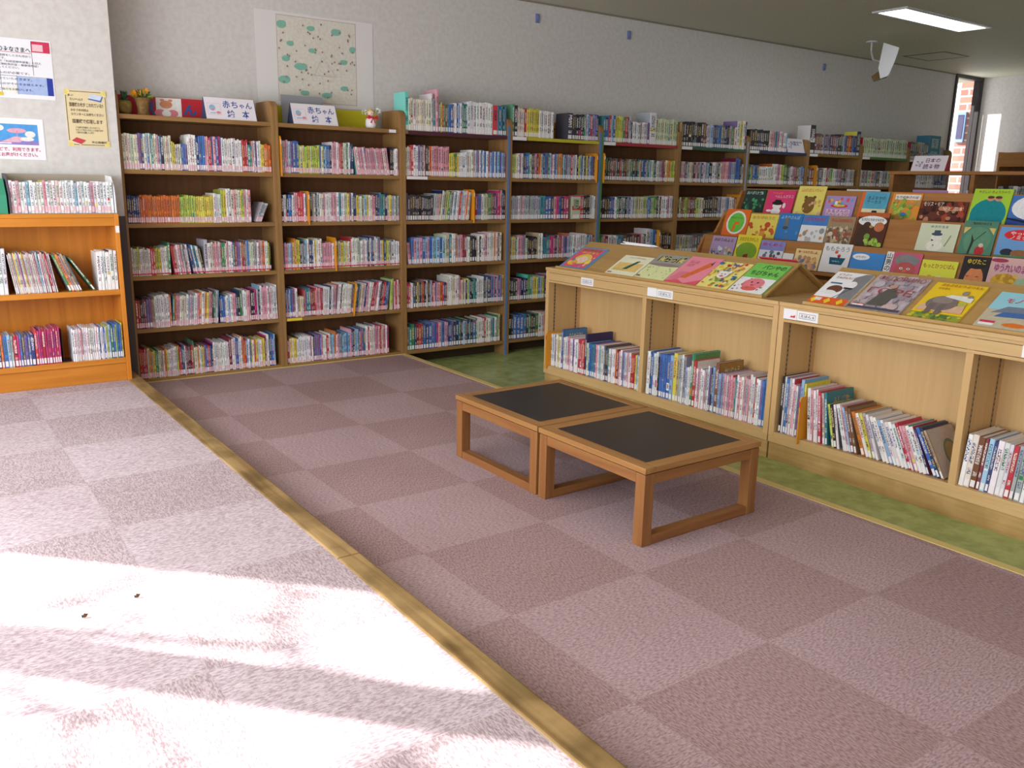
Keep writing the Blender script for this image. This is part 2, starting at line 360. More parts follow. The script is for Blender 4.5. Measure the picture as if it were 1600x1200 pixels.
# panel: corners measured at about x = 7.5
A = [(7.5, -.615, 2.468), (7.5, -.765, 2.413), (7.5, -.735, 2.30), (7.5, -.69, 2.185), (7.5, -.62, 2.165), (7.5, -.59, 2.26)]
m = MB(); nrm = Vector((-.92, -.3, -.2)).normalized()
F_ = [Vector(p) for p in A]; B_ = [p + Vector((.03, .012, 0)) for p in F_]; n = len(A)
m.poly(F_ + B_, [tuple(range(n)), tuple(range(n, 2 * n))[::-1]] + [(i, (i + 1) % n, n + (i + 1) % n, n + i) for i in range(n)])
put(t, m.build('white_backing', mat('white_plastic', (225, 226, 230), .5)))
m = MB(); m.poly([(7.56, -.585, 2.255), (7.56, -.49, 2.20), (7.56, -.515, 2.155), (7.56, -.63, 2.18), (7.585, -.585, 2.255), (7.585, -.49, 2.20), (7.585, -.515, 2.155), (7.585, -.63, 2.18)],
    [(0, 1, 2, 3), (7, 6, 5, 4), (0, 4, 5, 1), (1, 5, 6, 2), (2, 6, 7, 3), (3, 7, 4, 0)]); put(t, m.build('mirror_face', mat('mirror_painted_reflection', (120, 96, 60), .2, .6)))  # brown reflection is painted into the face colour
for i, (x, z, w_) in enumerate(((4.34, 2.415, 'left end'), (5.286, 2.398, 'middle'), (7.945, 2.383, 'right end'))):
    m = MB(); m.box(x - .016, x + .016, YB - .012, YB - .0005, z - .032, z + .032); m.box(x - .008, x + .008, YB - .02, YB - .012, z - .012, z + .02)
    tag(m.build('picture_hook', mat('blue_clip%d' % i, (120, 132, 180))), 'small blue hook high on the bare back wall, ' + ('above the second dark wood bookcase' if i == 0 else 'above the third run of shelves' if i == 1 else 'the one near the hanging mirror'), 'hook', 'blue hooks on the back wall')

# ------------------------------------------------------------------ books
PAL = dict(w=(236, 233, 234), c=(226, 216, 196), G=(172, 172, 178), s=(96, 94, 102), k=(42, 38, 44), r=(204, 42, 58), d=(128, 34, 54), p=(226, 152, 168), m=(204, 44, 112),
           o=(232, 112, 30), y=(228, 208, 66), e=(202, 176, 134), n=(38, 52, 108), b=(52, 104, 188), l=(146, 188, 222), t=(42, 130, 146), g=(52, 132, 82), L=(184, 206, 72),
           v=(134, 104, 164), h=(126, 78, 52), a=(92, 206, 190), i=(204, 216, 178))
CNAME = dict(w='white', c='cream', G='grey', s='dark grey', k='black', r='red', d='dark red', p='pink', m='magenta', o='orange', y='yellow', e='tan', n='navy', b='blue', l='light blue',
             t='teal', g='green', L='lime', v='violet', h='brown', a='aqua', i='pale green')
BOOKS, DIVS = [], []          # every spine-out book of the scene, and the orange divider boards
def row(place, group, org, rotz, x0, x1, segs, depth, stick='w', z=0, seed=None, wvar=.35, free=False):
    """fill a shelf from x0 to x1 (local x, spines towards -y local); seg = (letters, height[, width scale[, lean deg]]); 'D' orange divider, '_' a gap"""
    R = random.Random(hash_(place) if seed is None else seed)
    items, tot = [], 0
    for sg in segs:
        h = sg[1]; ws = sg[2] if len(sg) > 2 else 1; ln = math.radians(sg[3]) if len(sg) > 3 else 0
        for ch in sg[0].replace(' ', ''):
            wd = ws * (1 + R.uniform(-wvar, wvar)) if ch not in '_D' else (ws if ch == '_' else .55)
            hh = h + R.uniform(-.006, .006); items.append([ch, hh, wd, ln + (R.uniform(-.008, .008) if abs(ln) < .02 else R.uniform(-.02, .02) if R.random() < .3 else 0)])
    # gaps where the lean changes
    gaps, pl, ph = [], (items[0][3] if free else 0), 0
    for it in items:
        gaps.append((min(it[1] * math.cos(it[3]), (ph or it[1]) * math.cos(pl)) + .003) * (math.tan(pl) - math.tan(it[3])) + (.0015 if pl - it[3] > .03 else 0) if pl > it[3] else 0.); pl, ph = it[3], it[1]
    G = sum(gaps); base = sum(it[2] / math.cos(it[3]) for it in items)
    k = max(.01, (x1 - x0 - G)) / base
    x, nb = x0, 0
    mz = Matrix.Translation(org) @ Matrix.Rotation(rotz, 4, 'Z')
    for it, gp in zip(items, gaps):
        ch, h, wd, ln = it; x += gp; w_ = wd * k
        if ch == '_': x += w_; continue
        ml = mz @ Matrix.Translation((x, R.uniform(0, .004), z + (w_ * math.sin(ln) if ln > 0 else 0))) @ Matrix.Rotation(ln, 4, 'Y')
        if ch == 'D': DIVS.append((ml, min(w_, .014), h, depth, place, group))
        else:
            nb += 1; BOOKS.append(dict(M=ml, w=w_ - .0006, h=h, d=depth * R.uniform(.86, 1), ch=ch, lean=ln, n=nb, place=place, group=group, stick=stick, seed=R.randrange(10 ** 6)))
        x += w_ / math.cos(ln)
def hash_(s):
    q = 7
    for ch in s: q = (q * 31 + ord(ch)) % 1000003
    return q
def jit(c, R, a=14):
    k = R.uniform(-a, a); g_ = sum(c) / 3; return tuple(min(255, max(0, (x * .84 + (g_ * .5 + 95) * .16) + k + R.uniform(-a / 2, a / 2))) for x in c)
def book_geo(b, cov, pg, st):
    """one book in local coordinates: spine on y = 0 facing -y"""
    R = random.Random(b['seed']); w_, h, d = b['w'], b['h'], b['d']; base = jit(PAL[b['ch']], R); c = lin(base); tb = min(.0022, w_ * .22)
    side = lin(jit(base if R.random() < .7 else R.choice(list(PAL.values())), R)); ov = .003
    r = min(.0025, w_ * .3)
    cov.prism([(0, d), (0, r), (r * .3, r * .3), (r, 0), (w_ - r, 0), (w_ - r * .3, r * .3), (w_, r), (w_, d), (w_ - tb, d), (w_ - tb, tb * 1.2), (tb, tb * 1.2), (tb, d)], 'z', 0, h, c)
    for x in (-.0002, w_ + .0002): cov.face([(x, .004, .001), (x, d, .001), (x, d, h - .001), (x, .004, h - .001)], side)
    pg.box(tb, w_ - tb, tb * 1.2, d - .004, ov, h - ov, lin((226, 218, 204)))
    lum = sum(base) / 3
    inks = [(40, 36, 44), (60, 40, 60), (150, 40, 50), (40, 60, 130), (40, 90, 70)] if lum > 120 else [(235, 232, 225), (220, 190, 120), (230, 225, 230)]
    if R.random() < .4 and w_ > .005:       # a colour band on the spine
        bc = lin(jit(R.choice([PAL[q] for q in 'rbyplwwokgtm']), R)); z0 = h * R.choice((.2, .62, .78, .4)); z1 = z0 + h * R.uniform(.06, .2)
        cov.face([(r, -.0002, z0), (w_ - r, -.0002, z0), (w_ - r, -.0002, min(z1, h * .97)), (r, -.0002, min(z1, h * .97))], bc)
    ink = lin(jit(R.choice(inks), R)); m_ = w_ * R.uniform(.16, .26); zz = [(h * R.uniform(.42, .5), h * R.uniform(.84, .94))]
    if R.random() < .75: zz.append((h * .24, h * R.uniform(.32, .38)))
    o = R.uniform(0, 90)
    for z0, z1 in zz: cov.face([(m_, -.0004, z0), (w_ - m_, -.0004, z0), (w_ - m_, -.0004, z1), (m_, -.0004, z1)], c, ink, [(o, z0 * 260), (o + 1.6, z0 * 260), (o + 1.6, z1 * 260), (o, z1 * 260)])
    s1 = lin((240, 236, 238) if b['stick'] == 'w' or R.random() < .3 else (232, 190, 200)); s2 = lin((240, 238, 238) if b['stick'] == 'w' else (206, 60, 80) if b['stick'] == 'r' else (236, 205, 212))
    e = w_ * (.06 if b['stick'] != 'w' else .14)
    st.box(e, w_ - e, -.0006, -.0001, .014, .034, s1); st.box(e, w_ - e, -.0008, -.0001, .006, .014, s2)

rows_done = []
def ordinal(n): return '%d%s' % (n, 'th' if 10 <= n % 100 <= 20 else {1: 'st', 2: 'nd', 3: 'rd'}.get(n % 10, 'th'))
def emit_books(limit):
    """the largest in view become objects (cover + pages + sticker); all others go into one mass"""
    def area(b):
        c = b['M'] @ Vector((b['w'] / 2, 0, b['h'] / 2)); d = c - CAM; q = d.dot(fw)
        if q < .2: return 0
        u = 800 + 1333.95 * d.dot(r2) / q; v = 600 - 1333.95 * d.dot(u2) / q
        n = -(b['M'].to_3x3() @ Vector((0, 1, 0)))
        if not (-10 < u < 1610 and -10 < v < 1210): return 0
        if b.get('hid'): return 0
        return b['w'] * b['h'] * abs(n.dot(d.normalized())) / d.length ** 2
    order = sorted(BOOKS, key=area, reverse=True); big = [b for b in order[:limit] if area(b) > 0]; rest = [b for b in BOOKS if b not in big]
    for b in big:
        cov, pg, st = MB(), MB(), MB(); book_geo(b, cov, pg, st)
        o = cov.build('book', M['book'], colour=True); o.matrix_world = b['M']
        sz = 'thin' if b['w'] < .0085 else 'thick' if b['w'] > .017 else ''
        ad = ' '.join(q for q in (sz, CNAME[b['ch']]) if q); ln = ' leaning' if abs(b['lean']) > .1 else ''
        tag(o, f"{ad}{ln} book, {ordinal(b['n'])} from left, {b['place']}", 'book', b['group'])
        
        if b.get('side'):
            tx, tcol, bg_ = b['side']; sh = Sheet(b['d'] - .012, b['h'] - .006, lambda u, v, n, b=b: (b['w'] + n, .008 + u, .003 + v)); sh.rect(0, 0, 1, 1, bg_)
            if tx: sh.txt(tx, .2, .72 if '\n' not in tx else .62, .85, .9, tcol, .02)
            elif tcol: sh.ell(.6, .45, .26, .3, (110, 130, 110)); sh.ell(.6, .45, .2, .24, (170, 150, 110))
            else: sh.rect(.1, .12, .9, .84, (210, 190, 170) if b['ch'] == 'r' else (150, 180, 190))
            sh.m.build('cover_picture', M['art'], o, colour=True)
        p = pg.build('page_block', M['pages'], o); q = st.build('spine_label', M['sticker'], o, colour=True)
    cov, pg = MB(), MB()
    for b in rest:
        c2, p2, s2 = MB(), MB(), MB(); book_geo(b, c2, p2, s2)
        for src in (c2, p2, s2):
            k = len(cov.v); cov.v += [tuple(b['M'] @ Vector(p)) for p in src.v]; cov.f += [tuple(k + i for i in f) for f in src.f]; cov.c += src.c; cov.t += src.t; cov.u += src.u
    if rest:
        o = cov.build('shelved_books', M['book'], colour=True); o['kind'] = 'stuff'
        tag(o, 'the many smaller books standing on the shelves along the back wall', 'books')
    print('BOOKS', len(BOOKS), 'individual', len(big))

# ------------------------------------------------------------------ wall bookcases along the back wall
UW, UX = .8812, 3.0192
BZ = [.02, .322, .63, .93, 1.23, 1.528]
STRIP = {3: (None, (96, 128, 176)), 4: (None, (96, 128, 176)), 5: ((92, 130, 76), None), 6: (None, (150, 162, 184))}
TAPE = {3: (84, 42, 60), 4: (196, 186, 54), 5: (172, 52, 66), 6: (62, 98, 84), 7: (52, 62, 100), 8: (150, 120, 60), 9: (84, 132, 74), 10: (90, 70, 50)}
UNIT = {1: 'corner bookcase', 2: 'second wall bookcase', 3: 'maroon taped bookcase', 4: 'blue edged bookcase', 5: 'red taped bookcase', 6: 'green taped bookcase', 7: 'navy taped bookcase', 8: 'brown taped bookcase', 9: 'pale green taped bookcase', 10: 'last bookcase by the window'}
ULAB = {1: 'brown wooden bookcase in the corner under the flower pots', 2: 'brown wooden bookcase with a yellow board standing on top', 3: 'brown bookcase with maroon tape on its top shelf and an aqua book',
        4: 'brown bookcase with blue panel edge and olive top tape', 5: 'brown bookcase with green panel edge and red top tape', 6: 'brown bookcase with dark green tape along the top shelf',
        7: 'brown bookcase under the foreign literature sign', 8: 'brown bookcase with tall black book on top', 9: 'brown bookcase topped with a row of identical ivory volumes', 10: 'brown bookcase end unit beside the corner window'}
def case(k):
    x0 = UX + (k - 3) * UW; x1 = x0 + UW; pt = .022
    if k == 1: x0 = 1.236
    t = thing('bookcase', ULAB[k], 'bookcase', ((x0 + x1) / 2, .13, ZF), 'bookcases along the back wall')
    for s_, (a, b) in enumerate(((x0, x0 + pt), (x1 - pt, x1))):
        m = MB(); zt = 1.655; rr = .05
        pr = [(0.0, ZF), (.262, ZF), (.262, zt), (rr, zt)] + [(rr - rr * math.sin(q * PI / 12), zt - rr + rr * math.cos(q * PI / 12)) for q in range(1, 7)]
        m.prism(pr, 'x', a + .0003, b - .0003); o = m.build('side_panel', M['case'], bevel=.002); put(t, o)
        c = STRIP.get(k, (None, None))[s_]
        if c:
            e = boxo('edge_strip', mat('edge_colour', c, .5), a + .001, b - .001, -.003, -.0003, ZF, zt - .06); put(o, e)
    for i, z in enumerate(BZ):
        o = boxo('shelf_board', M['caseh'], x0 + pt, x1 - pt, .004, .25, z - .024, z, bevel=.0015); put(t, o)
        if i == 5 and k in TAPE:
            c = TAPE[k]; e = boxo('edge_tape', mat('tape_%d' % k, c, .5), x0 + pt + (.14 if k > 3 else .02), x1 - pt - .002, .0012, .0038, z - .024, z - .001); put(o, e)
            if k > 3: e = boxo('paper_label', M['white'], x0 + pt + .004, x0 + pt + .13, .0012, .0038, z - .026, z - .001); put(o, e)
        if (k, i) in ((3, 4), (2, 5)): e = boxo('paper_label', M['white'], *((x0 + .03, x0 + .19) if k == 3 else (x1 - .1, x1 - .05)), .001, .0038, z - .022, z - .002); put(o, e)
        if (k, i) == (2, 1): e = boxo('paper_label', mat('yellow_tape', (226, 206, 60)), x0 + .03, x0 + .13, .001, .0038, z - .02, z - .004); put(o, e)
    put(t, boxo('back_panel', M['caseb'], x0 + pt, x1 - pt, .25, .26, ZF, 1.528))
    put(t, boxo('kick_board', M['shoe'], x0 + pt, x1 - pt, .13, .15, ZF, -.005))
    return x0 + pt + .004, x1 - pt - .004
SHELF = ['lowest shelf of ', 'second shelf up in ', 'third shelf up in ', 'fourth shelf up in ', 'fifth shelf up in ', 'open top of ']
def mixrow(n, letters, seed):
    R = random.Random(seed); out = []
    while n > 0:
        k = min(n, R.choice((1, 1, 2, 3, 5, 7))); c = R.choice(letters); same = R.random() < .5
        out.append((''.join(c if same else R.choice(letters) for _ in range(k)), R.uniform(.16, .195))); n -= k
    return out
ROWS = {
 (1, 4): [('ccciccvnclctcc', .195), ('plkcccc', .19), ('y', .155), ('yccc', .15), ('bbv', .15), ('wwww', .2), ('nbbbpprrbpbmv', .195), ('wwwwwww', .19), ('wwwrrr', .185), ('tt', .16), ('pwvww', .18), ('yy', .165), ('oooo', .165)],
 (1, 3): [('nnnnnn', .155), ('o' * 18, .155), ('L' * 8 + 'y' * 9, .155), ('wwww', .172), ('LywwcpcwyLpwp', .195, 1.3), ('_', .1, 2), ('GGG', .125, 1, 24), ('_', .1, 2.5)],
 (1, 2): [('wciywwc', .16), ('wwwrr', .155), ('yLyw', .16), ('wwi', .165), ('g', .19), ('rrpwpGhw', .17, 1, -6), ('nbwtwwk', .17, 1, -10), ('G', .2, 1.6), ('wwipppwpggcpwwtdvvwrhhlbwiiGGwppoww', .182), ('Lk', .17), ('_', .1, 3)],
 (1, 1): [('rrkddvvee', .17), ('wwwwwwwo', .19), ('go', .185, 1, 4), ('ppwicwlpGw', .182, 1, 4), ('wpowcoyppkgGl', .195, 1, 4), ('nbbwwl', .165), ('wppnk', .172), ('gwwwppkkmGn', .19), ('wpppwpwwww', .21)],
 (1, 0): [('rrrrrcy', .182), ('oeyggcipwoycw', .165), ('wwwL', .175), ('rrknwddkdr', .18), ('g', .2), ('ccowwyyvbrrbn', .165), ('wwwwwwwwwww', .18), ('ddwwbbwwo', .2), ('orlwbywoywwwyyd', .18), ('wwnbbl', .2), ('_', .1, 3)],
 (2, 4): [('D', .215), ('cwpplvbbb', .195), ('LcyLLyiLLL', .165), ('Lbitlbbk', .175), ('wppwprhcwgw', .195), ('nn', .195), ('pwpppwppwppppwpppppwpp', .172, .9, -8), ('kk', .18), ('wwp', .17)],
 (2, 3): [('kwGkbbw', .165), ('pprrmwv', .18), ('D', .195), ('GseckGwcpwwwwpppw', .178), ('twwiyvwnn', .178), ('ycigwlywcpp', .165), ('knttgn', .18), ('cyGlctG', .165)],
 (2, 2): [('vppGlvy', .165), ('oyyk', .19), ('Gs', .16), ('lwnnwywwc', .185), ('ppppppw', .165), ('D', .195), ('cycyLcywc', .165), ('rwwwwi', .19), ('GwGww', .175), ('lkwbnwwGv', .19), ('wyn', .17), ('LyiGwwwww', .165)],
 (2, 1): [('bpblbvpw', .18), ('Gecc', .13), ('rvttrddrppprr', .18), ('wwwwnwwGp', .185, 1, 3), ('vwwnwwwwwwwGn', .195, 1, 6), ('D', .2, 1, 7), ('ttbecpw', .19, 1, 9), ('npwwwrrppwGk', .2, 1, 9), ('rrnbv', .2, 1, 9), ('LL', .21, 1, 3), ('prwr', .2)],
 (2, 0): [('rcycyyw', .16), ('wwwwwwwpwnvvvbpwwrwll', .168), ('o', .18), ('wpGGtllbl', .165), ('pbnllnrvt', .185), ('wwrwcwp', .2), ('pprcppwm', .192), ('_', .1, 8)],
 (3, 5): [('a', .245, 2.6), ('ccccccccccc', .205, 1.2), ('w', .25), ('G', .215, 1.5), ('p', .275, 2), ('syrghgbbs', .19), ('wwblwtgt', .2), ('wwwwwwwww', .215, 1.5), ('r', .2, 4), ('tbtnt', .2)],
 (3, 4): [('ccp', .19), ('r', .2), ('wwvGs', .2), ('pkho', .2), ('pppppppp', .2, 1.2), ('yyygyc', .16), ('wwwGc', .17), ('wpwlvwbwbw', .185), ('mlbwblblv', .18)],
 (3, 3): [('v', .19), ('kkkkkkkkkkkkkk', .17), ('GGpe', .18, 1, 5), ('wieLgGwl', .2, 1, 7), ('wwrlwwowG', .2, 1, 6), ('D', .21), ('orvbvwiieg', .18), ('ghsdv', .19), ('mrpnk', .21)],
 (3, 2): [('pp', .155, 1, -6), ('bplpblpblllbl', .18, 1.3), ('ictwwep', .2), ('Gpdd', .19), ('wwkkkcwk', .18), ('wwpwwww', .2), ('owh', .21), ('w', .21), ('_', .1, 1.5)],
 (3, 1): [('mrwwsky', .18), ('sksrkwksG', .185), ('rpvppornr', .17), ('cwwccwwp', .21), ('pcew', .18), ('kylkkttww', .18), ('wwnGnnvbpnpbv', .19), ('y', .2)],
 (3, 0): [('Gg', .17), ('gndrdbnbvbmpbppnbvkntklnntkb', .18, 1.1), ('gwwwwrcwGtw', .185), ('ge', .2), ('_', .1, 1.5)],
 (4, 5): [('gk', .22, 1.5), ('cccc', .2), ('ryyyyyyy', .2), ('wwwwwcw', .19), ('_', .1, 8.5), ('k', .19, 3.2), ('kkkkk', .185, 1.2), ('kgG', .185), ('lbrvvbn', .195)],
 (4, 4): [('cLLc', .17), ('wpwnnbtiks', .18), ('pdoelnbvglpwbloeotlgvGlr', .185), ('GGwkylnwksynlbvk', .18), ('D', .21), ('_', .1, .8)],
 (4, 3): [('GGGGwGpGGGGGGGGG', .17), ('ttbbnpmbnmm', .17, 1.3), ('_', .1, 2), ('i', .165, 4), ('rrkkkkGww', .18)],
 (4, 2): [('Gcyegw', .17), ('pppvG', .18), ('ikkkkkk', .165), ('ewcw', .19), ('ttttmmm', .17), ('dnGrvpvbpl', .172), ('lcwwwwwwwww', .18), ('tlvpn', .17)],
 (4, 1): [('kkkkpvknk', .165), ('gg', .19), ('lyyylly', .17), ('nllllvppw', .175), ('nbtlwwkkpp', .18), ('wwcckkbb', .17)],
 (4, 0): [('kkbbbbkgkkgww', .18), ('pwpllbb', .18), ('wwbbnnkkttww', .18)],
 (5, 5): [('tbbrlbyLyLgrhG', .2), ('k', .16), ('wwwwGcwwv', .165), ('w', .245, 3), ('iiiiiiiiii', .205, 1.2)],
 (5, 4): [('D', .21), ('skgksdhskdrskdsGgkhktesbnGglctkwGpvdwyoLLy', .17)],
 (5, 3): [('kkkknbnwgkGtkGbwGieeceLibtGL', .17), ('gkwkwwwpwG', .18)],
 (5, 2): [('ggpdwGwltb', .16), ('hkkshkrwwk', .165), ('wl', .21, 1.5), ('bbD', .2), ('kskkhk', .17)],
 (6, 5): [('kkkkkkskkkhs', .2), ('wGlGnnbbssnn', .19), ('kGgsc', .19), ('wyw', .24, 1.5), ('k', .235)],
 (6, 4): [('vcpksGcekpsGnwGlknwwGkcp', .17), ('pppvvlG', .185), ('bb', .215, 1.6), ('kG', .17)],
 (6, 3): [('kihhLhhdhhLcc', .17), ('kkkkshkGvwwlvwwh', .175), ('D', .2), ('_', .1, 2)],
 (6, 2): [('GGeGeGGssssbsssw', .15), ('_', .1, 1), ('kkskk', .17), ('D', .18), ('_', .1, 6)],
 (7, 5): [('kkkkkkkkkk', .18), ('wpptpwpwl', .175), ('_', .1, 11)],
 (7, 4): [('gtLbbt', .17), ('wwwwwww', .155), ('wwwpwLLg', .18), ('kswwpdhGlb', .17)],
 (7, 3): mixrow(30, 'wGkblrps', 5),
 (8, 5): [('k', .26, 3.5), ('dshshGnsvkdhss', .185), ('kks', .2), ('lvhodbn', .19), ('n', .245, 2.5)],
 (8, 4): [('khd', .165), ('D', .19), ('GsGwrGLwwGpskGwGe', .165), ('_', .1, 1)],
 (9, 5): [('i' * 24, .185)], (9, 4): [('wGGipGswGGigGlkb', .16)],
 (10, 5): [('ksss', .175), ('GGss', .18), ('t', .265, 4), ('GG', .15), ('_', .1, 3)], (10, 4): mixrow(22, 'wGkblsp', 9),
}
for k in range(1, 11):
    a, b = case(k)
    for i in range(6):
        if (k, i) in ROWS:
            row(SHELF[i] + UNIT[k], ('books on ' + SHELF[i] + UNIT[k]), (0, .012, BZ[i] + .0005), 0, a, b, ROWS[(k, i)], .17, 'p' if k < 3 and i != 2 else 'r' if k < 3 else 'w')
        elif k >= 5 and i < 4: row(SHELF[i] + UNIT[k], 'books', (0, .012, BZ[i] + .0005), 0, a, b, mixrow(34, 'wGkblrpsnhegt', k * 10 + i), .17, 'w')

# ------------------------------------------------------------------ orange bookcase under the notices
t = thing('bookcase', 'glossy orange wooden bookcase under the wall notices', 'bookcase', (.71, -.17, ZL))
OY0, OY1 = -.3, -.0485
for a, b in ((.27, .292), (1.128, 1.15)): put(t, boxo('side_panel', M['orangev'], a, b, OY0, OY1, ZL, .998, bevel=.002))
o = boxo('top_board', M['orange'], .292, 1.128, OY0, OY1, .978, .998, bevel=.002); put(t, o); put(t, boxo('top_rail', M['orange'], .292, 1.128, OY0 + .004, OY0 + .03, .935, .978, bevel=.002))
for z in (.598, .224): put(t, boxo('shelf_board', M['orange'], .292, 1.128, OY0 + .002, OY1, z - .028, z, bevel=.002))
put(t, boxo('back_panel', M['orangev'], .292, 1.128, OY1 - .008, OY1 - .001, ZL, .978)); put(t, boxo('plinth', M['orange'], .292, 1.128, OY0 + .012, OY0 + .03, ZL, .196, bevel=.002))
put(t, boxo('paper_label', M['white'], 1.13, 1.148, OY0 - .001, OY0 - .0002, .9, .935))
P1 = 'upper shelf of orange bookcase'; O1 = (0, OY0 + .012, .5985)
row(P1, 'books on ' + P1, O1, 0, .30, .608, [('pwwpwwpwcwwpwwpwpww', .235)], .16, 'w', seed=3)
B0 = len(BOOKS)
row(P1, 'books on ' + P1, O1, 0, .64, .832, [('wpcwpywcpvwcypwcwpwcwpclwpwcrwpw', .205, 1, -7)], .16, 'w', seed=4, free=True)
row(P1, 'books on ' + P1, O1, 0, .884, .946, [('goGes', .2, 1, -20)], .16, 'w', seed=5, free=True)
row(P1, 'books on ' + P1, O1, 0, 1.0, 1.0125, [('g', .2, 1, -32)], .16, 'w', seed=6, free=True)
row(P1, 'books on ' + P1, O1, 0, 1.026, 1.124, [('wwwwww', .205, 1)], .16, 'w', seed=7)
n0 = BOOKS[B0 - 1]['n']
for q, b in enumerate(BOOKS[B0:]): b['n'] = n0 + q + 1
P2 = 'lower shelf of orange bookcase'; O2 = (0, OY0 + .012, .2245); B0 = len(BOOKS)
row(P2, 'books on ' + P2, O2, 0, .30, .695, [('wgyrbsnoblbrmbsvnoblGrmbsvbn', .165, 1)], .16, 'w', seed=11)
row(P2, 'books on ' + P2, O2, 0, .697, .815, [('rmmrmmmmrm', .185)], .16, 'w', seed=12)
row(P2, 'books on ' + P2, O2, 0, .872, 1.122, [('wwwwwpwwwwwwwwbwwbw', .175), ('LlgbLbby', .185)], .16, 'w', seed=13)
for q, b in enumerate(BOOKS[B0:]): b['n'] = q + 1
t = thing('bookend', 'dark steel bookend beside the magenta books in the orange bookcase', 'bookend', (.84, -.2, .224))
put(t, boxo('upright_plate', M['dark'], .825, .827, OY0 + .03, OY0 + .15, .2245, .40)); put(t, boxo('foot_plate', M['dark'], .827, .868, OY0 + .03, OY0 + .15, .2245, .226))
# box of white booklets on top
t = thing('magazine_box', 'grey card box full of white booklets on the orange bookcase', 'box', (.9, -.19, .998))
gb = mat('grey_beige_card', (176, 164, 148), .8, .1); gk = mat('dark_card_edge', (96, 92, 100), .8, .1)
put(t, boxo('box_back', gb, .655, 1.146, -.075, -.07, .9985, 1.196)); put(t, boxo('box_floor', gb, .655, 1.146, -.285, -.075, .9985, 1.0015))
for x, mm in ((.655, gk), (1.142, M['white'])):
    m = MB(); m.prism([(-.285, 1.0015), (-.285, 1.09), (-.27, 1.14), (-.22, 1.19), (-.075, 1.196), (-.075, 1.0015)], 'x', x, x + .004); put(t, m.build('box_side', mm))
row('box on the orange bookcase', 'white booklets in the box on the orange bookcase', (0, -.272, 1.002), 0, .662, 1.138, [('wwpwwlwwwwpwwwcwwwwwlwwwwpwwwwww', .158)], .17, 'p', seed=21, wvar=.12)
m = MB(); m.prism([(-.27, .9985), (-.27, 1.09), (-.2, 1.17), (-.08, 1.17), (-.08, .9985)], 'x', .53, .646); o = m.build('magazine_box', mat('green_card', (60, 150, 118), .6)); tag(o, 'green magazine box at the frame edge on the orange bookcase', 'box')

# ------------------------------------------------------------------ display cabinets (double sided, slanted tops)
CX0, CX1, SL = 3.5166, 4.117, math.radians(30)
def cabinet(ya, yb, b0, b1, label):
    """ya > yb: from the far end to the near end; b0..b1 the slanted board"""
    t = thing('display_cabinet', label, 'cabinet', ((CX0 + CX1) / 2, (ya + yb) / 2, ZF)); pt = .03
    mid = (ya + yb) / 2
    for y in (ya, mid + pt / 2 + .005, yb + pt):
        o = boxo('side_panel' if y != mid + pt / 2 + .005 else 'divider_panel', M['cabv'], CX0 + (.004 if y == mid + pt / 2 + .005 else 0), CX1, y - pt, y, .03, .664, bevel=.002); put(t, o)
        for sgn in ((-1, 0) if y == ya else (1, 1) if y == yb + pt else (0, 1), ):
            for face in ([-1] if y == ya else [1] if y == yb + pt else [-1, 1]):
                yy = y - pt - .0012 if face < 0 else y + .0002
                for xx in (CX0 + .045, CX0 + .225):
                    m = MB(); m.box(xx, xx + .012, yy, yy + .001, .06, .59); e = m.build('shelf_track', M['slot']); put(o, e)
                    m2 = MB()
                    for q in range(22): m2.box(xx + .003, xx + .009, yy - (.0006 if face < 0 else -.001), yy + (.0004 if face < 0 else .0016), .075 + q * .023, .085 + q * .023)
                    m2.build('track_slot', M['dark']).parent = e
    top = boxo('top_board', M['cab'], CX0 - .006, CX1 + .006, yb, ya, .664, .682, bevel=.002); put(t, top)
    for z0, z1, dx in ((.6515, .664, .0), (.6045, .6495, .0), (.590, .6025, .0)):
        put(t, boxo('apron', M['cab'], CX0 + dx, CX0 + .0055, yb + .03, ya - .03, z0, z1, bevel=.0008))
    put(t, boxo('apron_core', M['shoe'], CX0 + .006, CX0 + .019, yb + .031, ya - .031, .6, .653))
    put(t, boxo('bottom_shelf', M['cab'], CX0 + .001, CX1 - .001, yb + pt, ya - pt, .022, .05, bevel=.002))
    put(t, boxo('shelf_edge', M['cab'], CX0 - .001, CX0 + .016, yb + .001, ya - .001, -.002, .0298, bevel=.002))
    put(t, boxo('back_panel', M['cabv'], CX0 + .268, CX0 + .28, yb + pt, ya - pt, .05, .664))
    put(t, boxo('plinth', M['cabp'], CX0 + .01, CX1 - .01, yb + .003, ya - .003, ZF, -.003))
    # A-shaped display top
    x0, z0 = CX0 + .03, .682; L_ = .315; x1, z1 = x0 + L_ * math.cos(SL), z0 + L_ * math.sin(SL); x2 = 2 * x1 - x0
    th = .012
    m = MB(); m.prism([(x0, z0), (x1, z1), (x1, z1 - th * 1.1), (x0 + th * 2, z0)], 'y', b1, b0); o = m.build('slanted_board', M['slope'], bevel=.001); put(t, o)
    m = MB(); m.prism([(x1 + .0005, z1), (x2, z0), (x2 - th * 2, z0), (x1 + .0005, z1 - th * 1.1)], 'y', b1, b0); put(t, m.build('slanted_board', M['slope'], bevel=.001))
    for y in (b0 - .05, b1 + .035):
        m = MB(); m.prism([(x0 + .03, z0 + .0002), (x1, z1 - th * 1.3), (x2 - .03, z0 + .0002)], 'y', y, y + .014); put(t, m.build('gable_panel', M['slope']))
    m = MB(); m.prism([(x0 - .012, z0), (x0 - .012, z0 + .014), (x0 - .002, z0 + .014), (x0 - .002, z0)], 'y', b1, b0); put(t, m.build('book_ledge', M['slope'], bevel=.002))
cabinet(-.962, -2.748, -1.03, -2.63, 'light oak two bay cabinet behind the black topped stools, six books on its slope')
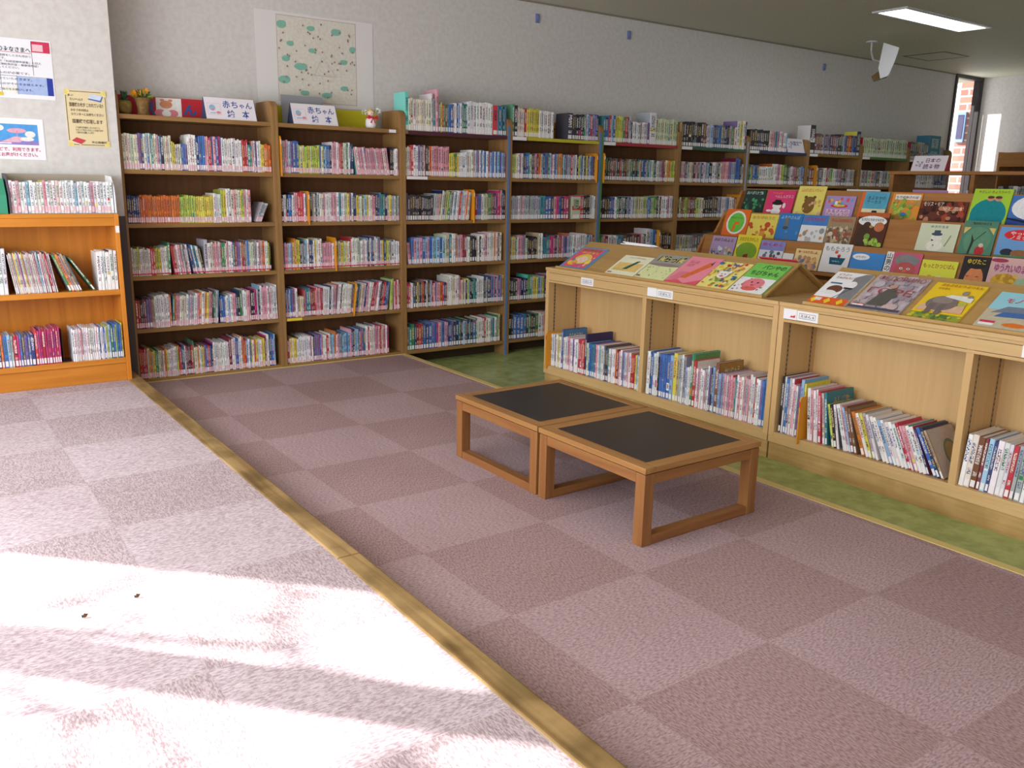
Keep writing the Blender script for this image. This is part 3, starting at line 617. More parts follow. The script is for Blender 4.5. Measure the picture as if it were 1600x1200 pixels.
cabinet(-2.752, -4.56, -2.86, -4.5, 'light oak cabinet with a row of leaning books in its bay')
for (lab, y0, y1, txt, red) in (('white shelf card on the far end of the first oak cabinet', -1.308, -1.422, 'えほん 4', 0), ('wide white shelf card over the middle of the first oak cabinet', -1.95, -2.068, 'えほん 5', 1), ('white shelf card with red mark at the far end of the second cabinet', -2.853, -2.965, 'えほん 6', 2), ('white shelf card on the second cabinet cut off at the frame edge', -3.84, -3.97, 'えほん 7', 0)):
    t = thing('shelf_card', lab, 'card', (CX0, y0, .63), 'white cards on the cabinet fronts')
    put(t, boxo('card', M['white'], CX0 - .0016, CX0 - .0008, y1, y0, .607, .652))
    if red: put(t, boxo('card', M['white'], CX0 - .0018, CX0 - .0008, y0 + .002, y0 + .074, .606, .654))
    sh = Sheet(y0 - y1, .045, lambda u, v, n, y0=y0: (CX0 - .0012 - n, y0 - u, .607 + v))
    sh.box(.12, .25, .88, .75, .0015, (40, 40, 50)); sh.txt(txt, .18, .36, .82, .66, (40, 40, 60)); sh.build('card_lettering', t)
    if red == 2:
        sh = Sheet(.07, .045, lambda u, v, n, y0=y0: (CX0 - .0014 - n, y0 + .072 - u, .607 + v)); sh.poly([(.45, .2), (.9, .2), (.9, .5), (.62, .3)], (220, 60, 70)); sh.poly([(.5, .2), (.6, .45), (.7, .2)], (220, 60, 70)); sh.build('red_mark', t)
Q = -PI / 2
def bay(place, y0, y1, segs, seed): row(place, 'picture books in ' + place, (CX0 + .022, 0, .0505), Q, -y0, -y1, segs, .215, 'w', seed=seed)
bay('far bay of first oak cabinet', -.998, -1.828, [('D', .225), ('wlwnwcyw', .205), ('b', .25, 1.2), ('wwpwwvww', .205, 1.2), ('rrpr', .215), ('n', .25, 1.2), ('ibbtvpwlcwsktwGw', .207), ('wodpwvlwpwrrrylw', .205)], 31)
bay('near bay of first oak cabinet', -1.878, -2.712, [('wwnbwww', .245), ('k', .23), ('bbbbl', .25, 1.5), ('ye', .265, 1.6), ('GwG', .265), ('lww', .21), ('g', .285), ('r', .25, 1.2), ('wpwwpG', .215), ('wvkl', .235), ('h', .265, 1.5), ('lvlpwpppt', .215), ('wpwpGp', .225), ('w', .25), ('wrwwvbbl', .235)], 32)
bay('far bay of second oak cabinet', -2.79, -3.616, [('k', .275), ('wbGw', .275, .9), ('pwv', .25, .9), ('l', .28), ('y', .27), ('D', .21), ('wpwwr', .245, 1.1, -5), ('Gt', .245, 1.2, -7), ('Lkw', .2, 1, -13), ('wwplhh', .21, 1, -17), ('owyGw', .2, 1, -22), ('wwlwwwwrppwwn', .2, 1, -26), ('bne', .215, 1.1, -29)], 33)
bay('near bay of second oak cabinet', -3.668, -4.5, [('wchdlnwwwrGGwlw', .215, 1, 4), ('vnbbw', .23, 1, 3), ('r', .2), ('hk', .22), ('wwlbnrcpwGwwldkwyrwp', .21)], 34)
seen_ = {}
for i, (Md, w_, h, d, place, grp) in enumerate(DIVS):
    m = MB(); r_ = .012; y0 = -.022
    yb_ = -.0285 if 'cabinet' in place else -.0138
    y0 = yb_ - .013; m.prism([(y0, -.02), (yb_, -.02), (yb_, .0006), (d * .7, .0006), (d * .7, h), (y0 + r_, h), (y0, h - r_)], 'x', .0004, w_ - .0004)
    o = m.build('shelf_divider', M['divider'], bevel=.0008); o.matrix_world = Md @ Matrix.Translation((0, 0, .0205 if False else .0))
    tag(o, 'orange divider board between books, ' + place, 'divider', 'orange divider boards between the books')
    l = boxo('divider_label', M['white'] if 'cabinet' not in place else mat('red_sticker', (214, 60, 50)), .0006, w_ - .0006, y0 - .0006, y0 - .0001, h - .05, h - .022, o)
SIDES = {('far bay of first oak cabinet', 'b'): ('そらのえほん', (226, 214, 150), (86, 130, 170)), ('far bay of first oak cabinet', 'n'): ('さあしょうぶだ', (30, 34, 60), (96, 130, 190)), ('near bay of first oak cabinet', 'h'): ('かいじゅう', (240, 226, 190), (170, 130, 66)),
  ('near bay of first oak cabinet', 'g'): ('', None, (100, 150, 90)), ('near bay of first oak cabinet', 'r'): ('', None, (236, 226, 220)), ('far bay of second oak cabinet', 'l'): ('ひみつ\nばなし', (40, 60, 50), (120, 180, 216)), ('far bay of second oak cabinet', 'y'): ('むかしの歌', (170, 60, 60), (226, 212, 70)),
  ('far bay of second oak cabinet', 't'): ('ふしぎな\nどうぶつ', (226, 170, 70), (56, 124, 140)), ('far bay of second oak cabinet', 'e'): ('', (120, 120, 110), (196, 184, 176))}
used_ = set()
for b in BOOKS:
    k_ = (b['place'], b['ch'])
    if k_ in SIDES and k_ not in used_ and not (b['ch'] == 'n' and b['w'] < .006): used_.add(k_); b['side'] = SIDES[k_]
emit_books(296)

# ------------------------------------------------------------------ picture books shown face out
def shown(plane, y0, y1, L_, s0, base, label, art, th=.008, name='picture_book', group=None, spine=None):
    """plane = (x, z, tilt deg): foot of the sloping board; the cover looks back along the slope"""
    px, pz, tl = plane; a = math.radians(tl); ex = Vector((math.cos(a), 0, math.sin(a))); nn = Vector((-math.sin(a), 0, math.cos(a))); o0 = Vector((px, 0, pz))
    w_ = y0 - y1
    fn = lambda u, v, n: tuple(o0 + ex * (s0 + v) + nn * (th + n) + Vector((0, y0 - u, 0)))
    t = thing(name, label, 'book', tuple(o0 + ex * s0 + Vector((0, (y0 + y1) / 2, 0))), group)
    def slab(nm, u0, u1, v0, v1, n0, n1, mt):
        m = MB(); V = [fn(u, v, n - th) for u in (u0, u1) for v in (v0, v1) for n in (n0, n1)]
        m.poly(V, [(0, 1, 3, 2), (4, 6, 7, 5), (0, 4, 5, 1), (2, 3, 7, 6), (0, 2, 6, 4), (1, 5, 7, 3)]); o = m.build(nm, mt); put(t, o)
    bm = mat('cover_' + label[:20], base, .35, .4)
    slab('front_cover', 0, w_, 0, L_, th - .002, th, bm); slab('page_block', .002, w_ - .003, .002, L_ - .002, .0021, th - .0021, M['pages']); slab('back_cover', 0, w_, 0, L_, .0005, .002, bm)
    sh = Sheet(w_, L_, fn); art(sh); sh.build('cover_picture', t)
    return t
GA = 'picture books lying on the slanted cabinet tops'; GR = 'picture books standing on the display rack'
SA = (3.5466, .6822, 30)
def a_c1(s): s.rect(.06, .05, .94, .95, (228, 96, 116)); s.ell(.52, .45, .3, .24, (238, 206, 70)); s.ell(.52, .42, .2, .16, (242, 214, 196)); s.ell(.3, .25, .18, .12, (240, 190, 60)); s.blobs(12, [(250, 225, 90), (235, 120, 140), (90, 130, 200), (245, 200, 190)], .1, .1, .9, .6, .03, .07, 1); s.txt('おひめさま', .15, .82, .85, .92, (90, 130, 60)); s.txt('おはなし', .25, .7, .9, .79, (250, 220, 90))
def a_c2(s): s.rect(.08, .2, .92, .62, (232, 200, 120)); s.poly([(.4, .3), (.55, .3), (.72, .72), (.62, .74)], (46, 92, 78)); s.ell(.68, .72, .05, .03, (150, 120, 60)); [s.line(.15 + .1 * i, .22, .2 + .1 * i, .3, .003, (90, 80, 60)) for i in range(4)]; s.txt('どんぐりのえほん', .25, .86, .8, .91, (70, 70, 70)); s.rect(.05, .06, .2, .11, (170, 80, 110))
def a_c3(s): s.rect(0, .55, 1, 1, (158, 160, 152)); s.ell(.5, .58, .5, .06, (150, 130, 130)); s.txt('ばらっぱ', .12, .7, .95, .94, (235, 210, 100), .07); s.txt('ばらっぱ', .12, .7, .95, .94, (26, 24, 26), .035); s.blobs(26, [(90, 100, 110), (70, 80, 90), (120, 120, 90)], .1, .08, .95, .5, .006, .016, 2); s.rect(.04, .05, .16, .1, (150, 80, 110))
def a_c4(s): s.poly([(.32, .2), (.5, .2), (.88, .72), (.74, .84)], (226, 112, 60)); s.poly([(.78, .78), (.86, .72), (.84, .9)], (96, 70, 80)); s.poly([(0, .05), (.35, .12), (.6, .02), (1, .2), (1, 0), (0, 0)], (226, 92, 110)); [s.line(.05 + .06 * i, .1, .2 + .06 * i, .42, .003, (205, 90, 110)) for i in range(5)]; s.txt('ももいろの\nえんぴつ', .14, .62, .4, .84, (170, 80, 100), .0)
def a_c5(s): s.blobs(80, [(214, 50, 56), (244, 236, 230), (236, 208, 60), (120, 160, 60), (230, 140, 60), (60, 110, 170)], .04, .04, .96, .96, .03, .06, 3); s.ell(.5, .46, .17, .14, (244, 240, 236)); s.ell(.36, .56, .06, .05, (244, 240, 236)); s.ell(.64, .56, .06, .05, (244, 240, 236)); s.ell(.45, .48, .02, .018, (50, 30, 40)); s.ell(.56, .48, .02, .018, (50, 30, 40)); s.ell(.5, .4, .06, .03, (220, 90, 80))
def a_c6(s): s.rect(0, .5, 1, 1, (124, 204, 92)); s.rect(0, 0, 1, .5, (240, 240, 240)); s.ell(.5, .3, .3, .19, (232, 130, 142)); s.ell(.5, .14, .22, .07, (222, 104, 96)); s.ell(.42, .35, .03, .025, (60, 40, 50)); s.ell(.6, .35, .03, .025, (60, 40, 50)); s.ell(.5, .26, .05, .022, (196, 70, 90)); s.blobs(9, [(200, 90, 60), (120, 150, 90), (160, 90, 120)], .06, .05, .94, .46, .02, .035, 4); s.txt('パンやの', .3, .8, .95, .94, (40, 92, 60)); s.txt('ちびちゃん', .12, .58, .92, .74, (40, 92, 60))
def a_d1(s): s.poly([(.62, .2), (1, .2), (1, 1), (.8, .98), (.6, .86)], (132, 132, 136)); s.ell(.36, .46, .2, .12, (112, 70, 56)); s.ell(.28, .36, .2, .06, (236, 236, 238)); s.rect(.1, .62, .42, .66, (60, 110, 150)); s.ell(.68, .62, .14, .12, (240, 240, 240)); s.line(.52, .2, .78, .52, .004, (40, 60, 110)); s.rect(.56, .5, .8, .54, (40, 40, 46)); s.rect(0, 0, 1, .2, (226, 96, 44)); [s.poly([(q, .1), (q + .09, .19), (q + .18, .1), (q + .09, .01)], (240, 206, 50)) for q in (.02, .38, .72)]; s.txt('どうぶつ', .12, .88, .45, .94, (150, 60, 60)); s.txt('たんけんたい', .12, .78, .6, .85, (150, 60, 60)); s.rect(.12, .08, .3, .17, (235, 225, 220))
def a_d2(s):
    s.blobs(60, [(178, 162, 168), (196, 186, 196), (160, 148, 158), (206, 180, 182)], .02, .02, .98, .98, .04, .09, 5)
    s.txt('ФЕДОРИНО', .08, .8, .97, .95, (150, 60, 66), .0); s.txt('ГОРЕ', .1, .44, .95, .6, (170, 70, 72), .0); s.poly([(.3, .12), (.62, .12), (.66, .36), (.56, .62), (.44, .58), (.36, .4)], (92, 92, 84)); s.ell(.5, .66, .07, .05, (196, 150, 130)); s.poly([(.62, .55), (.72, .4), (.68, .34), (.58, .48)], (92, 92, 84)); s.rect(0, 0, 1, .06, (84, 80, 92)); s.rect(.06, .06, .28, .1, (240, 235, 235)); s.rect(.06, .1, .28, .12, (200, 50, 60)); s.txt('さく', .55, .7, .95, .74, (80, 80, 110))
def a_d3(s):
    s.rect(0, 0, 1, .16, (150, 160, 60)); s.blobs(30, [(90, 120, 70), (200, 190, 60), (120, 150, 70)], 0, 0, 1, .16, .02, .05, 6); s.poly([(.05, .2), (.95, .2), (.9, .42), (.6, .36), (.1, .38)], (222, 180, 150)); s.ell(.45, .42, .3, .2, (128, 116, 112)); s.poly([(.25, .14), (.36, .14), (.38, .4), (.24, .4)], (116, 104, 102)); s.poly([(.45, .12), (.56, .12), (.58, .4), (.44, .4)], (116, 104, 102)); s.ell(.42, .5, .2, .09, (148, 136, 130)); s.poly([(.4, .6), (.95, .5), (.95, .62), (.8, .66), (.5, .66)], (230, 232, 228))
    s.ell(.72, .74, .06, .06, (150, 140, 135)); s.ell(.86, .66, .05, .04, (150, 140, 135)); s.ell(.83, .44, .08, .05, (186, 190, 90)); s.txt('ぶらぶらどうぶつえん', .14, .88, .96, .95, (176, 52, 40), .02); s.txt('のえほん', .14, .79, .38, .84, (150, 60, 40), .01)
def a_d4(s): s.rect(.45, .86, 1, 1, (60, 124, 196)); s.txt('つかまえろ', .5, .89, .95, .97, (235, 240, 245)); s.rect(0, 0, 1, .5, (196, 186, 160)); s.poly([(.1, .4), (1, .5), (1, .62), (.3, .6)], (120, 130, 150)); s.poly([(.2, .3), (1, .34), (1, .48), (.3, .44)], (70, 110, 170)); s.ell(.62, .12, .2, .06, (222, 120, 50)); s.rect(.05, .12, .3, .18, (205, 60, 90)); s.rect(.05, .06, .3, .12, (240, 238, 240)); s.txt('モノレール', .2, .7, .9, .82, (210, 60, 66), .02)
lay = [(-1.046, -1.29, .229, (66, 150, 206), 'blue bordered pink picture book at the far end of the slanted cabinet top', a_c1), (-1.474, -1.716, .197, (238, 236, 206), 'cream picture book with a green pencil shape on the slanted cabinet top', a_c2),
       (-1.722, -1.955, .245, (224, 230, 170), 'pale yellow picture book with bold black title on grey, on the slope', a_c3), (-1.957, -2.188, .255, (238, 142, 160), 'pink picture book with an orange root shape on the slope', a_c4),
       (-2.19, -2.395, .238, (240, 226, 130), 'picture book covered in red and white dots on the slope', a_c5), (-2.403, -2.614, .258, (124, 204, 92), 'half green half white picture book with a round pink face', a_c6),
       (-2.873, -3.062, .258, (240, 240, 242), 'white picture book with orange and yellow diamond strip on the second slope', a_d1), (-3.08, -3.322, .268, (186, 172, 178), 'greyish picture book with red Cyrillic lettering on the second slope', a_d2),
       (-3.354, -3.569, .258, (236, 200, 40), 'yellow picture book with a big grey elephant on the second slope', a_d3), (-3.628, -3.86, .24, (150, 206, 222), 'pale blue picture book with a monorail train at the frame edge', a_d4)]
for y0, y1, L_, base, lab, art in lay: shown(SA, y0 - .001, y1 + .001, L_, .008, base, lab, art, .009, group=GA)

# ------------------------------------------------------------------ three-tier display rack behind the cabinets
t = thing('display_rack', 'three tier wooden display rack of face out picture books behind the oak cabinets', 'display rack', (5.15, -2.4, ZF))
RY0, RY1, TL = -1.05, -4.2, 73; ct, st_ = math.cos(math.radians(TL)), math.sin(math.radians(TL))
put(t, boxo('rack_body', M['rack'], 4.77, 5.76, RY1, RY0, ZF, .655, bevel=.003))
for k in range(3):
    x, z = 4.8 + .2 * k, .70 + .16 * k
    m = MB(); m.prism([(x + .004, z - .02), (x + .004 + .17 * ct / st_ + .0, z + .17), (x + .016 + .17 * ct / st_, z + .17), (x + .016, z - .02)], 'y', RY1 + .02, RY0 - .02); put(t, m.build('tier_board', M['rack']))
    put(t, boxo('tier_ledge', M['rack'], x - .035 if k else x - .02, x + .02, RY1 + .02, RY0 - .02, z - .02, z - .001, bevel=.001))
for y in (RY0 - .019, RY1):
    m = MB(); m.prism([(4.77, .6555), (4.77, .72), (4.86, .87), (4.96, .88), (5.06, 1.03), (5.16, 1.04), (5.22, 1.175), (5.31, 1.175), (5.76, .72), (5.76, .6555)], 'y', y, y + .019); put(t, m.build('end_panel', M['rack']))
put(t, boxo('top_board', M['rack'], 5.255, 5.31, RY1 + .02, RY0 - .02, 1.15, 1.165))
m = MB(); m.prism([(5.31, 1.15), (5.74, .72), (5.725, .705), (5.295, 1.135)], 'y', RY1 + .02, RY0 - .02); put(t, m.build('back_slope', M['rack']))
def simple(bg, top, title, tc, seed, cols, n=20, box=None):
    def f(s):
        if top: s.rect(0, .62, 1, 1, top)
        s.blobs(n, cols, .06, .05, .94, .6, .03, .09, seed)
        if title: s.txt(title, .1, .78, .9, .92, tc, .015)
        if box: box(s)
    return f
def bx1(s): s.ell(.5, .5, .4, .44, (236, 234, 228)); s.ell(.5, .5, .33, .37, (110, 200, 70)); s.poly([(.36, .16), (.46, .16), (.52, .42), (.66, .46), (.64, .54), (.46, .54), (.4, .4)], (226, 120, 40)); s.txt('ゆうごうくん', .26, .64, .72, .72, (30, 60, 40))
def bx2(s): s.ell(.45, .34, .16, .14, (240, 238, 238)); s.ell(.45, .1, .17, .16, (240, 238, 238)); s.ell(.45, .46, .2, .09, (34, 28, 34)); s.rect(.34, .46, .56, .6, (34, 28, 34)); s.ell(.7, .36, .05, .12, (240, 238, 238)); s.ell(.2, .12, .1, .05, (240, 238, 238)); s.txt('いっしょに', .2, .86, .55, .93, (240, 190, 60)); s.txt('へんしんだネコ', .3, .68, .95, .82, (240, 200, 210))
def bx3(s): s.ell(.5, .3, .22, .24, (134, 98, 50)); s.ell(.5, .52, .2, .12, (134, 98, 50)); s.ell(.34, .62, .06, .05, (110, 78, 40)); s.ell(.66, .62, .06, .05, (110, 78, 40)); s.txt('山のおいわい', .12, .8, .9, .93, (226, 130, 90)); s.blobs(8, [(236, 180, 170), (210, 170, 110)], .05, .05, .95, .5, .03, .06, 33)
def bx4(s): s.rect(.1, .04, .9, .36, (234, 196, 222)); s.txt('るるさんの', .14, .2, .86, .34, (110, 40, 120), .02); s.txt('たんじょうび', .12, .06, .88, .19, (110, 40, 120), .02); s.ell(.5, .52, .3, .09, (210, 60, 70)); s.ell(.5, .54, .2, .06, (228, 210, 80)); s.blobs(12, [(230, 90, 90), (240, 240, 240), (110, 170, 190), (230, 200, 80)], .08, .6, .92, .9, .04, .07, 44)
def bx5(s): s.rect(.0, 0, .12, 1, (232, 110, 60)); s.ell(.56, .7, .42, .4, (90, 168, 196)); s.rect(.12, 0, 1, .36, (240, 232, 190)); s.poly([(.42, 0), (.8, 0), (.68, .3), (.52, .3)], (40, 40, 50)); s.txt('まよなかの\nサーカス', .24, .56, .9, .84, (40, 70, 90))
def bx6(s): s.rect(.1, .76, .95, .95, (240, 240, 236)); s.blobs(40, [(150, 180, 70), (186, 206, 90), (120, 150, 60), (200, 150, 90)], .05, .05, .95, .72, .04, .09, 46); s.ell(.52, .2, .1, .07, (60, 130, 190)); s.txt('もりのおさんぽ', .15, .8, .9, .9, (120, 50, 50))
def bx7(s): s.blobs(46, [(90, 44, 38), (150, 60, 44), (60, 34, 34), (196, 140, 110), (176, 76, 50)], .03, .03, .97, .95, .04, .09, 47); s.txt('モリス・モア', .06, .74, .5, .94, (240, 220, 190), .02); s.txt('空とぶ本', .5, .54, .94, .74, (240, 220, 190), .02)
def bx8(s): s.ell(.5, .28, .46, .44, (18, 140, 150)); s.rect(.05, 0, .92, .2, (18, 140, 150)); s.ell(.48, .72, .09, .07, (226, 150, 120)); s.ell(.68, .72, .09, .07, (226, 150, 120)); s.ell(.48, .76, .09, .04, (90, 60, 50)); s.ell(.68, .76, .09, .04, (90, 60, 50)); s.txt('やさしい きょうりゅう', .12, .87, .92, .95, (150, 60, 30), .015)
def bx9(s): s.rect(0, 0, 1, .25, (40, 84, 160)); s.ell(.55, .6, .5, .4, (242, 242, 244)); s.poly([(0, .25), (.5, .16), (1, .4), (1, .3), (.5, .08), (0, .2)], (20, 30, 60)); s.ell(.5, .78, .04, .07, (30, 40, 70))
def by6(s): s.rect(0, .86, 1, 1, (190, 96, 50)); s.ell(.5, .74, .46, .16, (240, 240, 240)); s.ell(.28, .3, .2, .34, (72, 52, 40)); s.ell(.36, .6, .13, .12, (72, 52, 40)); s.ell(.5, .58, .06, .04, (190, 150, 80)); s.ell(.76, .58, .16, .14, (200, 120, 80)); s.blobs(16, [(170, 200, 80), (120, 160, 70)], .4, .04, .95, .3, .05, .09, 56); s.txt('もうひとりの ともだち', .14, .74, .86, .82, (80, 50, 40))
def by7(s): s.ell(.48, .2, .22, .2, (236, 234, 220)); s.ell(.48, .46, .15, .15, (236, 234, 220)); s.ell(.48, .62, .14, .06, (70, 84, 100)); s.rect(.4, .62, .56, .76, (70, 84, 100)); s.poly([(.36, .44), (.44, .4), (.38, .36)], (80, 60, 60)); s.line(.74, .2, .84, .6, .006, (150, 140, 110)); s.ell(.45, .22, .02, .02, (60, 60, 60)); s.txt('ゆきだるま', .28, .84, .72, .93, (110, 110, 110), .01)
def by8(s): s.ell(.5, .42, .4, .4, (98, 150, 120)); s.poly([(.04, .8), (.24, .8), (.06, .6)], (222, 196, 110)); s.poly([(.76, .8), (.96, .8), (.94, .6)], (222, 196, 110)); s.poly([(.3, 0), (.36, 0), (.42, .4), (.3, .62), (.34, .38)], (50, 50, 44)); s.line(.42, .4, .7, .7, .004, (50, 50, 44)); s.ell(.64, .12, .14, .14, (190, 44, 50)); s.ell(.66, .28, .07, .06, (226, 200, 180)); s.txt('森のおひめさま', .25, .88, .8, .96, (40, 50, 46), .012)
def by9(s): s.ell(.55, .74, .42, .18, (220, 40, 50)); s.txt('やっぱり\nノミタ', .28, .6, .85, .86, (245, 240, 240), .02); s.ell(.3, .16, .16, .12, (34, 40, 60)); s.ell(.6, .14, .2, .12, (150, 100, 60)); s.rect(0, 0, 1, .06, (90, 140, 80))
def bz6(s): s.txt('ももたろう', .08, .74, .92, .9, (120, 120, 120), .01); s.ell(.5, .7, .06, .05, (226, 90, 50)); s.poly([(.3, .52), (.86, .52), (.78, .28), (.34, .28)], (20, 92, 118)); s.ell(.62, .58, .06, .06, (210, 60, 70)); s.rect(.6, .5, .64, .58, (60, 60, 70)); s.txt('はなし', .42, .37, .7, .42, (230, 230, 230))
def bz7(s): s.ell(.3, .8, .26, .14, (245, 245, 248)); s.txt('ぽかぽか', .14, .76, .46, .84, (90, 100, 130)); s.rect(0, 0, 1, .06, (240, 226, 220)); s.ell(.7, .1, .14, .16, (226, 190, 170)); s.ell(.72, .2, .14, .1, (120, 64, 50))
def bz8(s): s.rect(0, 0, .2, 1, (238, 238, 236)); s.txt('山\n男\nの\n四', .02, .06, .18, .95, (36, 40, 70), .03); s.ell(.6, .72, .34, .22, (140, 138, 140)); s.ell(.6, .36, .3, .3, (196, 92, 90)); s.ell(.6, .12, .26, .14, (130, 160, 70)); s.ell(.5, .42, .05, .04, (240, 240, 235)); s.ell(.7, .42, .05, .04, (240, 240, 235)); s.ell(.5, .42, .02, .02, (30, 30, 30)); s.ell(.7, .42, .02, .02, (30, 30, 30)); s.ell(.6, .34, .06, .05, (222, 120, 90))
def bz9(s): s.txt('もっとひつじぱん', .06, .66, .94, .86, (176, 70, 30), .03); s.ell(.56, .2, .14, .14, (240, 238, 230)); s.ell(.44, .26, .04, .05, (90, 70, 50)); s.ell(.3, .3, .06, .06, (220, 170, 60))
def bz10(s): s.ell(.55, .2, .36, .48, (226, 140, 90)); s.ell(.55, .8, .4, .2, (30, 28, 32)); s.ell(.3, .36, .07, .012, (70, 40, 30)); s.ell(.66, .36, .07, .012, (70, 40, 30)); s.ell(.5, .22, .05, .04, (206, 116, 74)); s.txt('ゆびたこ', .18, .76, .86, .92, (240, 210, 60), .015)
def bz11(s): s.ell(.4, .3, .3, .22, (222, 176, 50)); s.blobs(20, [(236, 196, 60), (200, 150, 40)], .15, .15, .65, .5, .03, .06, 65); s.rect(0, 0, 1, .12, (50, 54, 60)); s.poly([(.6, .1), (1, .1), (1, .46), (.7, .4)], (170, 200, 170)); s.ell(.2, .9, .2, .06, (170, 60, 90)); s.txt('ゆうれいのまち', .12, .56, .96, .8, (170, 60, 150), .015)
def rk(k): return (4.8 + .2 * k, .70 + .16 * k, TL)
rackbooks = [
 (2, -1.082, -1.268, .168, (38, 62, 56), 'dark green picture book at the far end of the rack\'s top row', simple(0, 0, 'おばけ森', (190, 220, 200), 71, [(60, 130, 90), (80, 160, 110), (50, 90, 70)], 22)),
 (2, -1.282, -1.515, .165, (222, 62, 116), 'hot pink picture book with a white cat wearing a black hat', bx2), (2, -1.531, -1.747, .2, (234, 220, 112), 'tall yellow picture book with a brown bear outline, rack top row', bx3),
 (2, -1.765, -1.983, .138, (178, 148, 208), 'lilac picture book with birthday picture on the rack top row', bx4), (2, -2.018, -2.205, .17, (96, 176, 204), 'blue circus picture book with an orange spine strip', bx5),
 (2, -2.228, -2.42, .166, (232, 150, 60), 'orange edged picture book with leafy green picture on the top row', bx6), (2, -2.426, -2.705, .123, (104, 54, 44), 'wide dark brown picture book with pale lettering on the rack top row', bx7),
 (2, -2.718, -2.933, .203, (170, 212, 60), 'tall lime picture book with a big teal dinosaur back', bx8), (2, -2.936, -3.15, .168, (70, 120, 190), 'blue picture book with a white round shape cut by the frame edge', bx9),
 (1, -1.09, -1.304, .192, (228, 110, 40), 'orange picture book with green oval and giraffe on the middle row', bx1), (1, -1.309, -1.545, .166, (230, 210, 96), 'yellow picture book scattered with autumn leaves on the middle row', simple(0, 0, 'おちばのうた', (190, 150, 70), 73, [(206, 96, 50), (220, 150, 60), (196, 80, 50)], 16)),
 (1, -1.549, -1.734, .181, (52, 122, 190), 'plain blue picture book with a grey hat figure on the middle row', simple(0, 0, 'よるのさんぽ', (170, 210, 235), 74, [(110, 120, 130), (90, 150, 200)], 5, lambda s: (s.rect(.28, .45, .46, .82, (120, 118, 116)), s.ell(.37, .45, .12, .06, (80, 80, 84))))),
 (1, -1.736, -1.928, .175, (230, 230, 232), 'white picture book with blue and red title band on the middle row', simple(0, (70, 130, 200), 'ぱどるずのたび', (206, 40, 60), 75, [(150, 150, 148), (220, 150, 70), (190, 190, 186)], 12)),
 (1, -1.93, -2.12, .176, (158, 136, 106), 'brown picture book crowded with tiny figures on the middle row', simple(0, 0, 'みんなのまち', (226, 90, 70), 76, [(196, 176, 140), (120, 100, 80), (220, 210, 190), (170, 90, 70)], 60)),
 (1, -2.13, -2.336, .21, (86, 48, 36), 'picture book with a dark bear and small fox on the middle row', by6), (1, -2.542, -2.772, .162, (214, 220, 190), 'pale green picture book with a snowman on the middle row', by7),
 (1, -2.79, -2.976, .189, (84, 134, 112), 'green forest picture book with a small red cloaked figure', by8), (1, -2.99, -3.2, .164, (110, 160, 214), 'sky blue picture book with red speech cloud at the frame edge', by9),
 (0, -1.155, -1.366, .17, (178, 152, 196), 'lilac framed picture book at the far end of the bottom row', simple(0, 0, 'まほうのよる', (130, 110, 60), 81, [(226, 226, 232), (190, 200, 160), (226, 200, 120), (110, 110, 130)], 26)),
 (0, -1.373, -1.57, .192, (232, 214, 60), 'yellow picture book with a round green tree on the bottom row', simple(0, 0, 'おおきなきのした', (160, 140, 30), 82, [(150, 60, 50), (240, 240, 240)], 5, lambda s: (s.ell(.5, .42, .44, .32, (130, 170, 50)), s.poly([(.4, .1), (.62, .14), (.6, .34), (.42, .3)], (140, 50, 50))))),
 (0, -1.575, -1.766, .165, (226, 230, 238), 'white and blue picture book with eye shaped red lettering', simple(0, (140, 140, 206), 'めくめく', (200, 60, 110), 83, [(110, 130, 150), (190, 200, 190), (80, 90, 110)], 22)),
 (0, -1.77, -1.85, .093, (238, 236, 238), 'little white cloud shaped book on the bottom row', simple(0, 0, '', (0, 0, 0), 84, [(250, 250, 250), (230, 225, 225)], 8)),
 (0, -1.858, -2.043, .13, (236, 214, 150), 'cream picture book with a crowd and red title on the bottom row', simple(0, 0, 'みつけたよ', (206, 60, 60), 85, [(226, 160, 120), (236, 190, 120), (200, 140, 120), (120, 130, 160)], 50)),
 (0, -2.05, -2.246, .18, (236, 234, 236), 'white picture book with a teal boat on the bottom row', bz6), (0, -2.252, -2.468, .14, (66, 142, 216), 'bright blue picture book with one white cloud on the bottom row', bz7),
 (0, -2.473, -2.69, .158, (206, 92, 122), 'picture book with a wild haired red face on the bottom row', bz8), (0, -2.693, -2.896, .13, (224, 226, 70), 'bright yellow picture book with orange title on the bottom row', bz9),
 (0, -2.916, -3.058, .168, (36, 32, 36), 'black picture book with a large orange face on the bottom row', bz10), (0, -3.06, -3.28, .175, (224, 180, 176), 'pink picture book with yellow flowers cut by the frame edge', bz11)]
for k, y0, y1, L_, base, lab, art in rackbooks: shown(rk(k), y0 - .001, y1 + .001, L_, .002, base, lab, art, .007, group=GR)
for y0, y1, z, c, lab in ((-1.82, -2.06, 1.2, (236, 236, 238), 'white book top showing behind the rack beside the yellow bear book'), (-2.28, -2.5, 1.205, (176, 130, 180), 'purple book top showing behind the leafy green book'), (-2.56, -2.86, 1.188, (230, 232, 236), 'white book top showing behind the brown book')):
    o0 = Vector((5.362, 0, 1.105)); m = MB(); m.box(0, .008, y1, y0, 0, z - 1.105); o = m.build('picture_book', mat('back_' + lab[:5], c, .4)); o.location = o0; o.rotation_euler = (0, math.radians(0), 0); tag(o, lab, 'book', 'books on the far side of the rack')

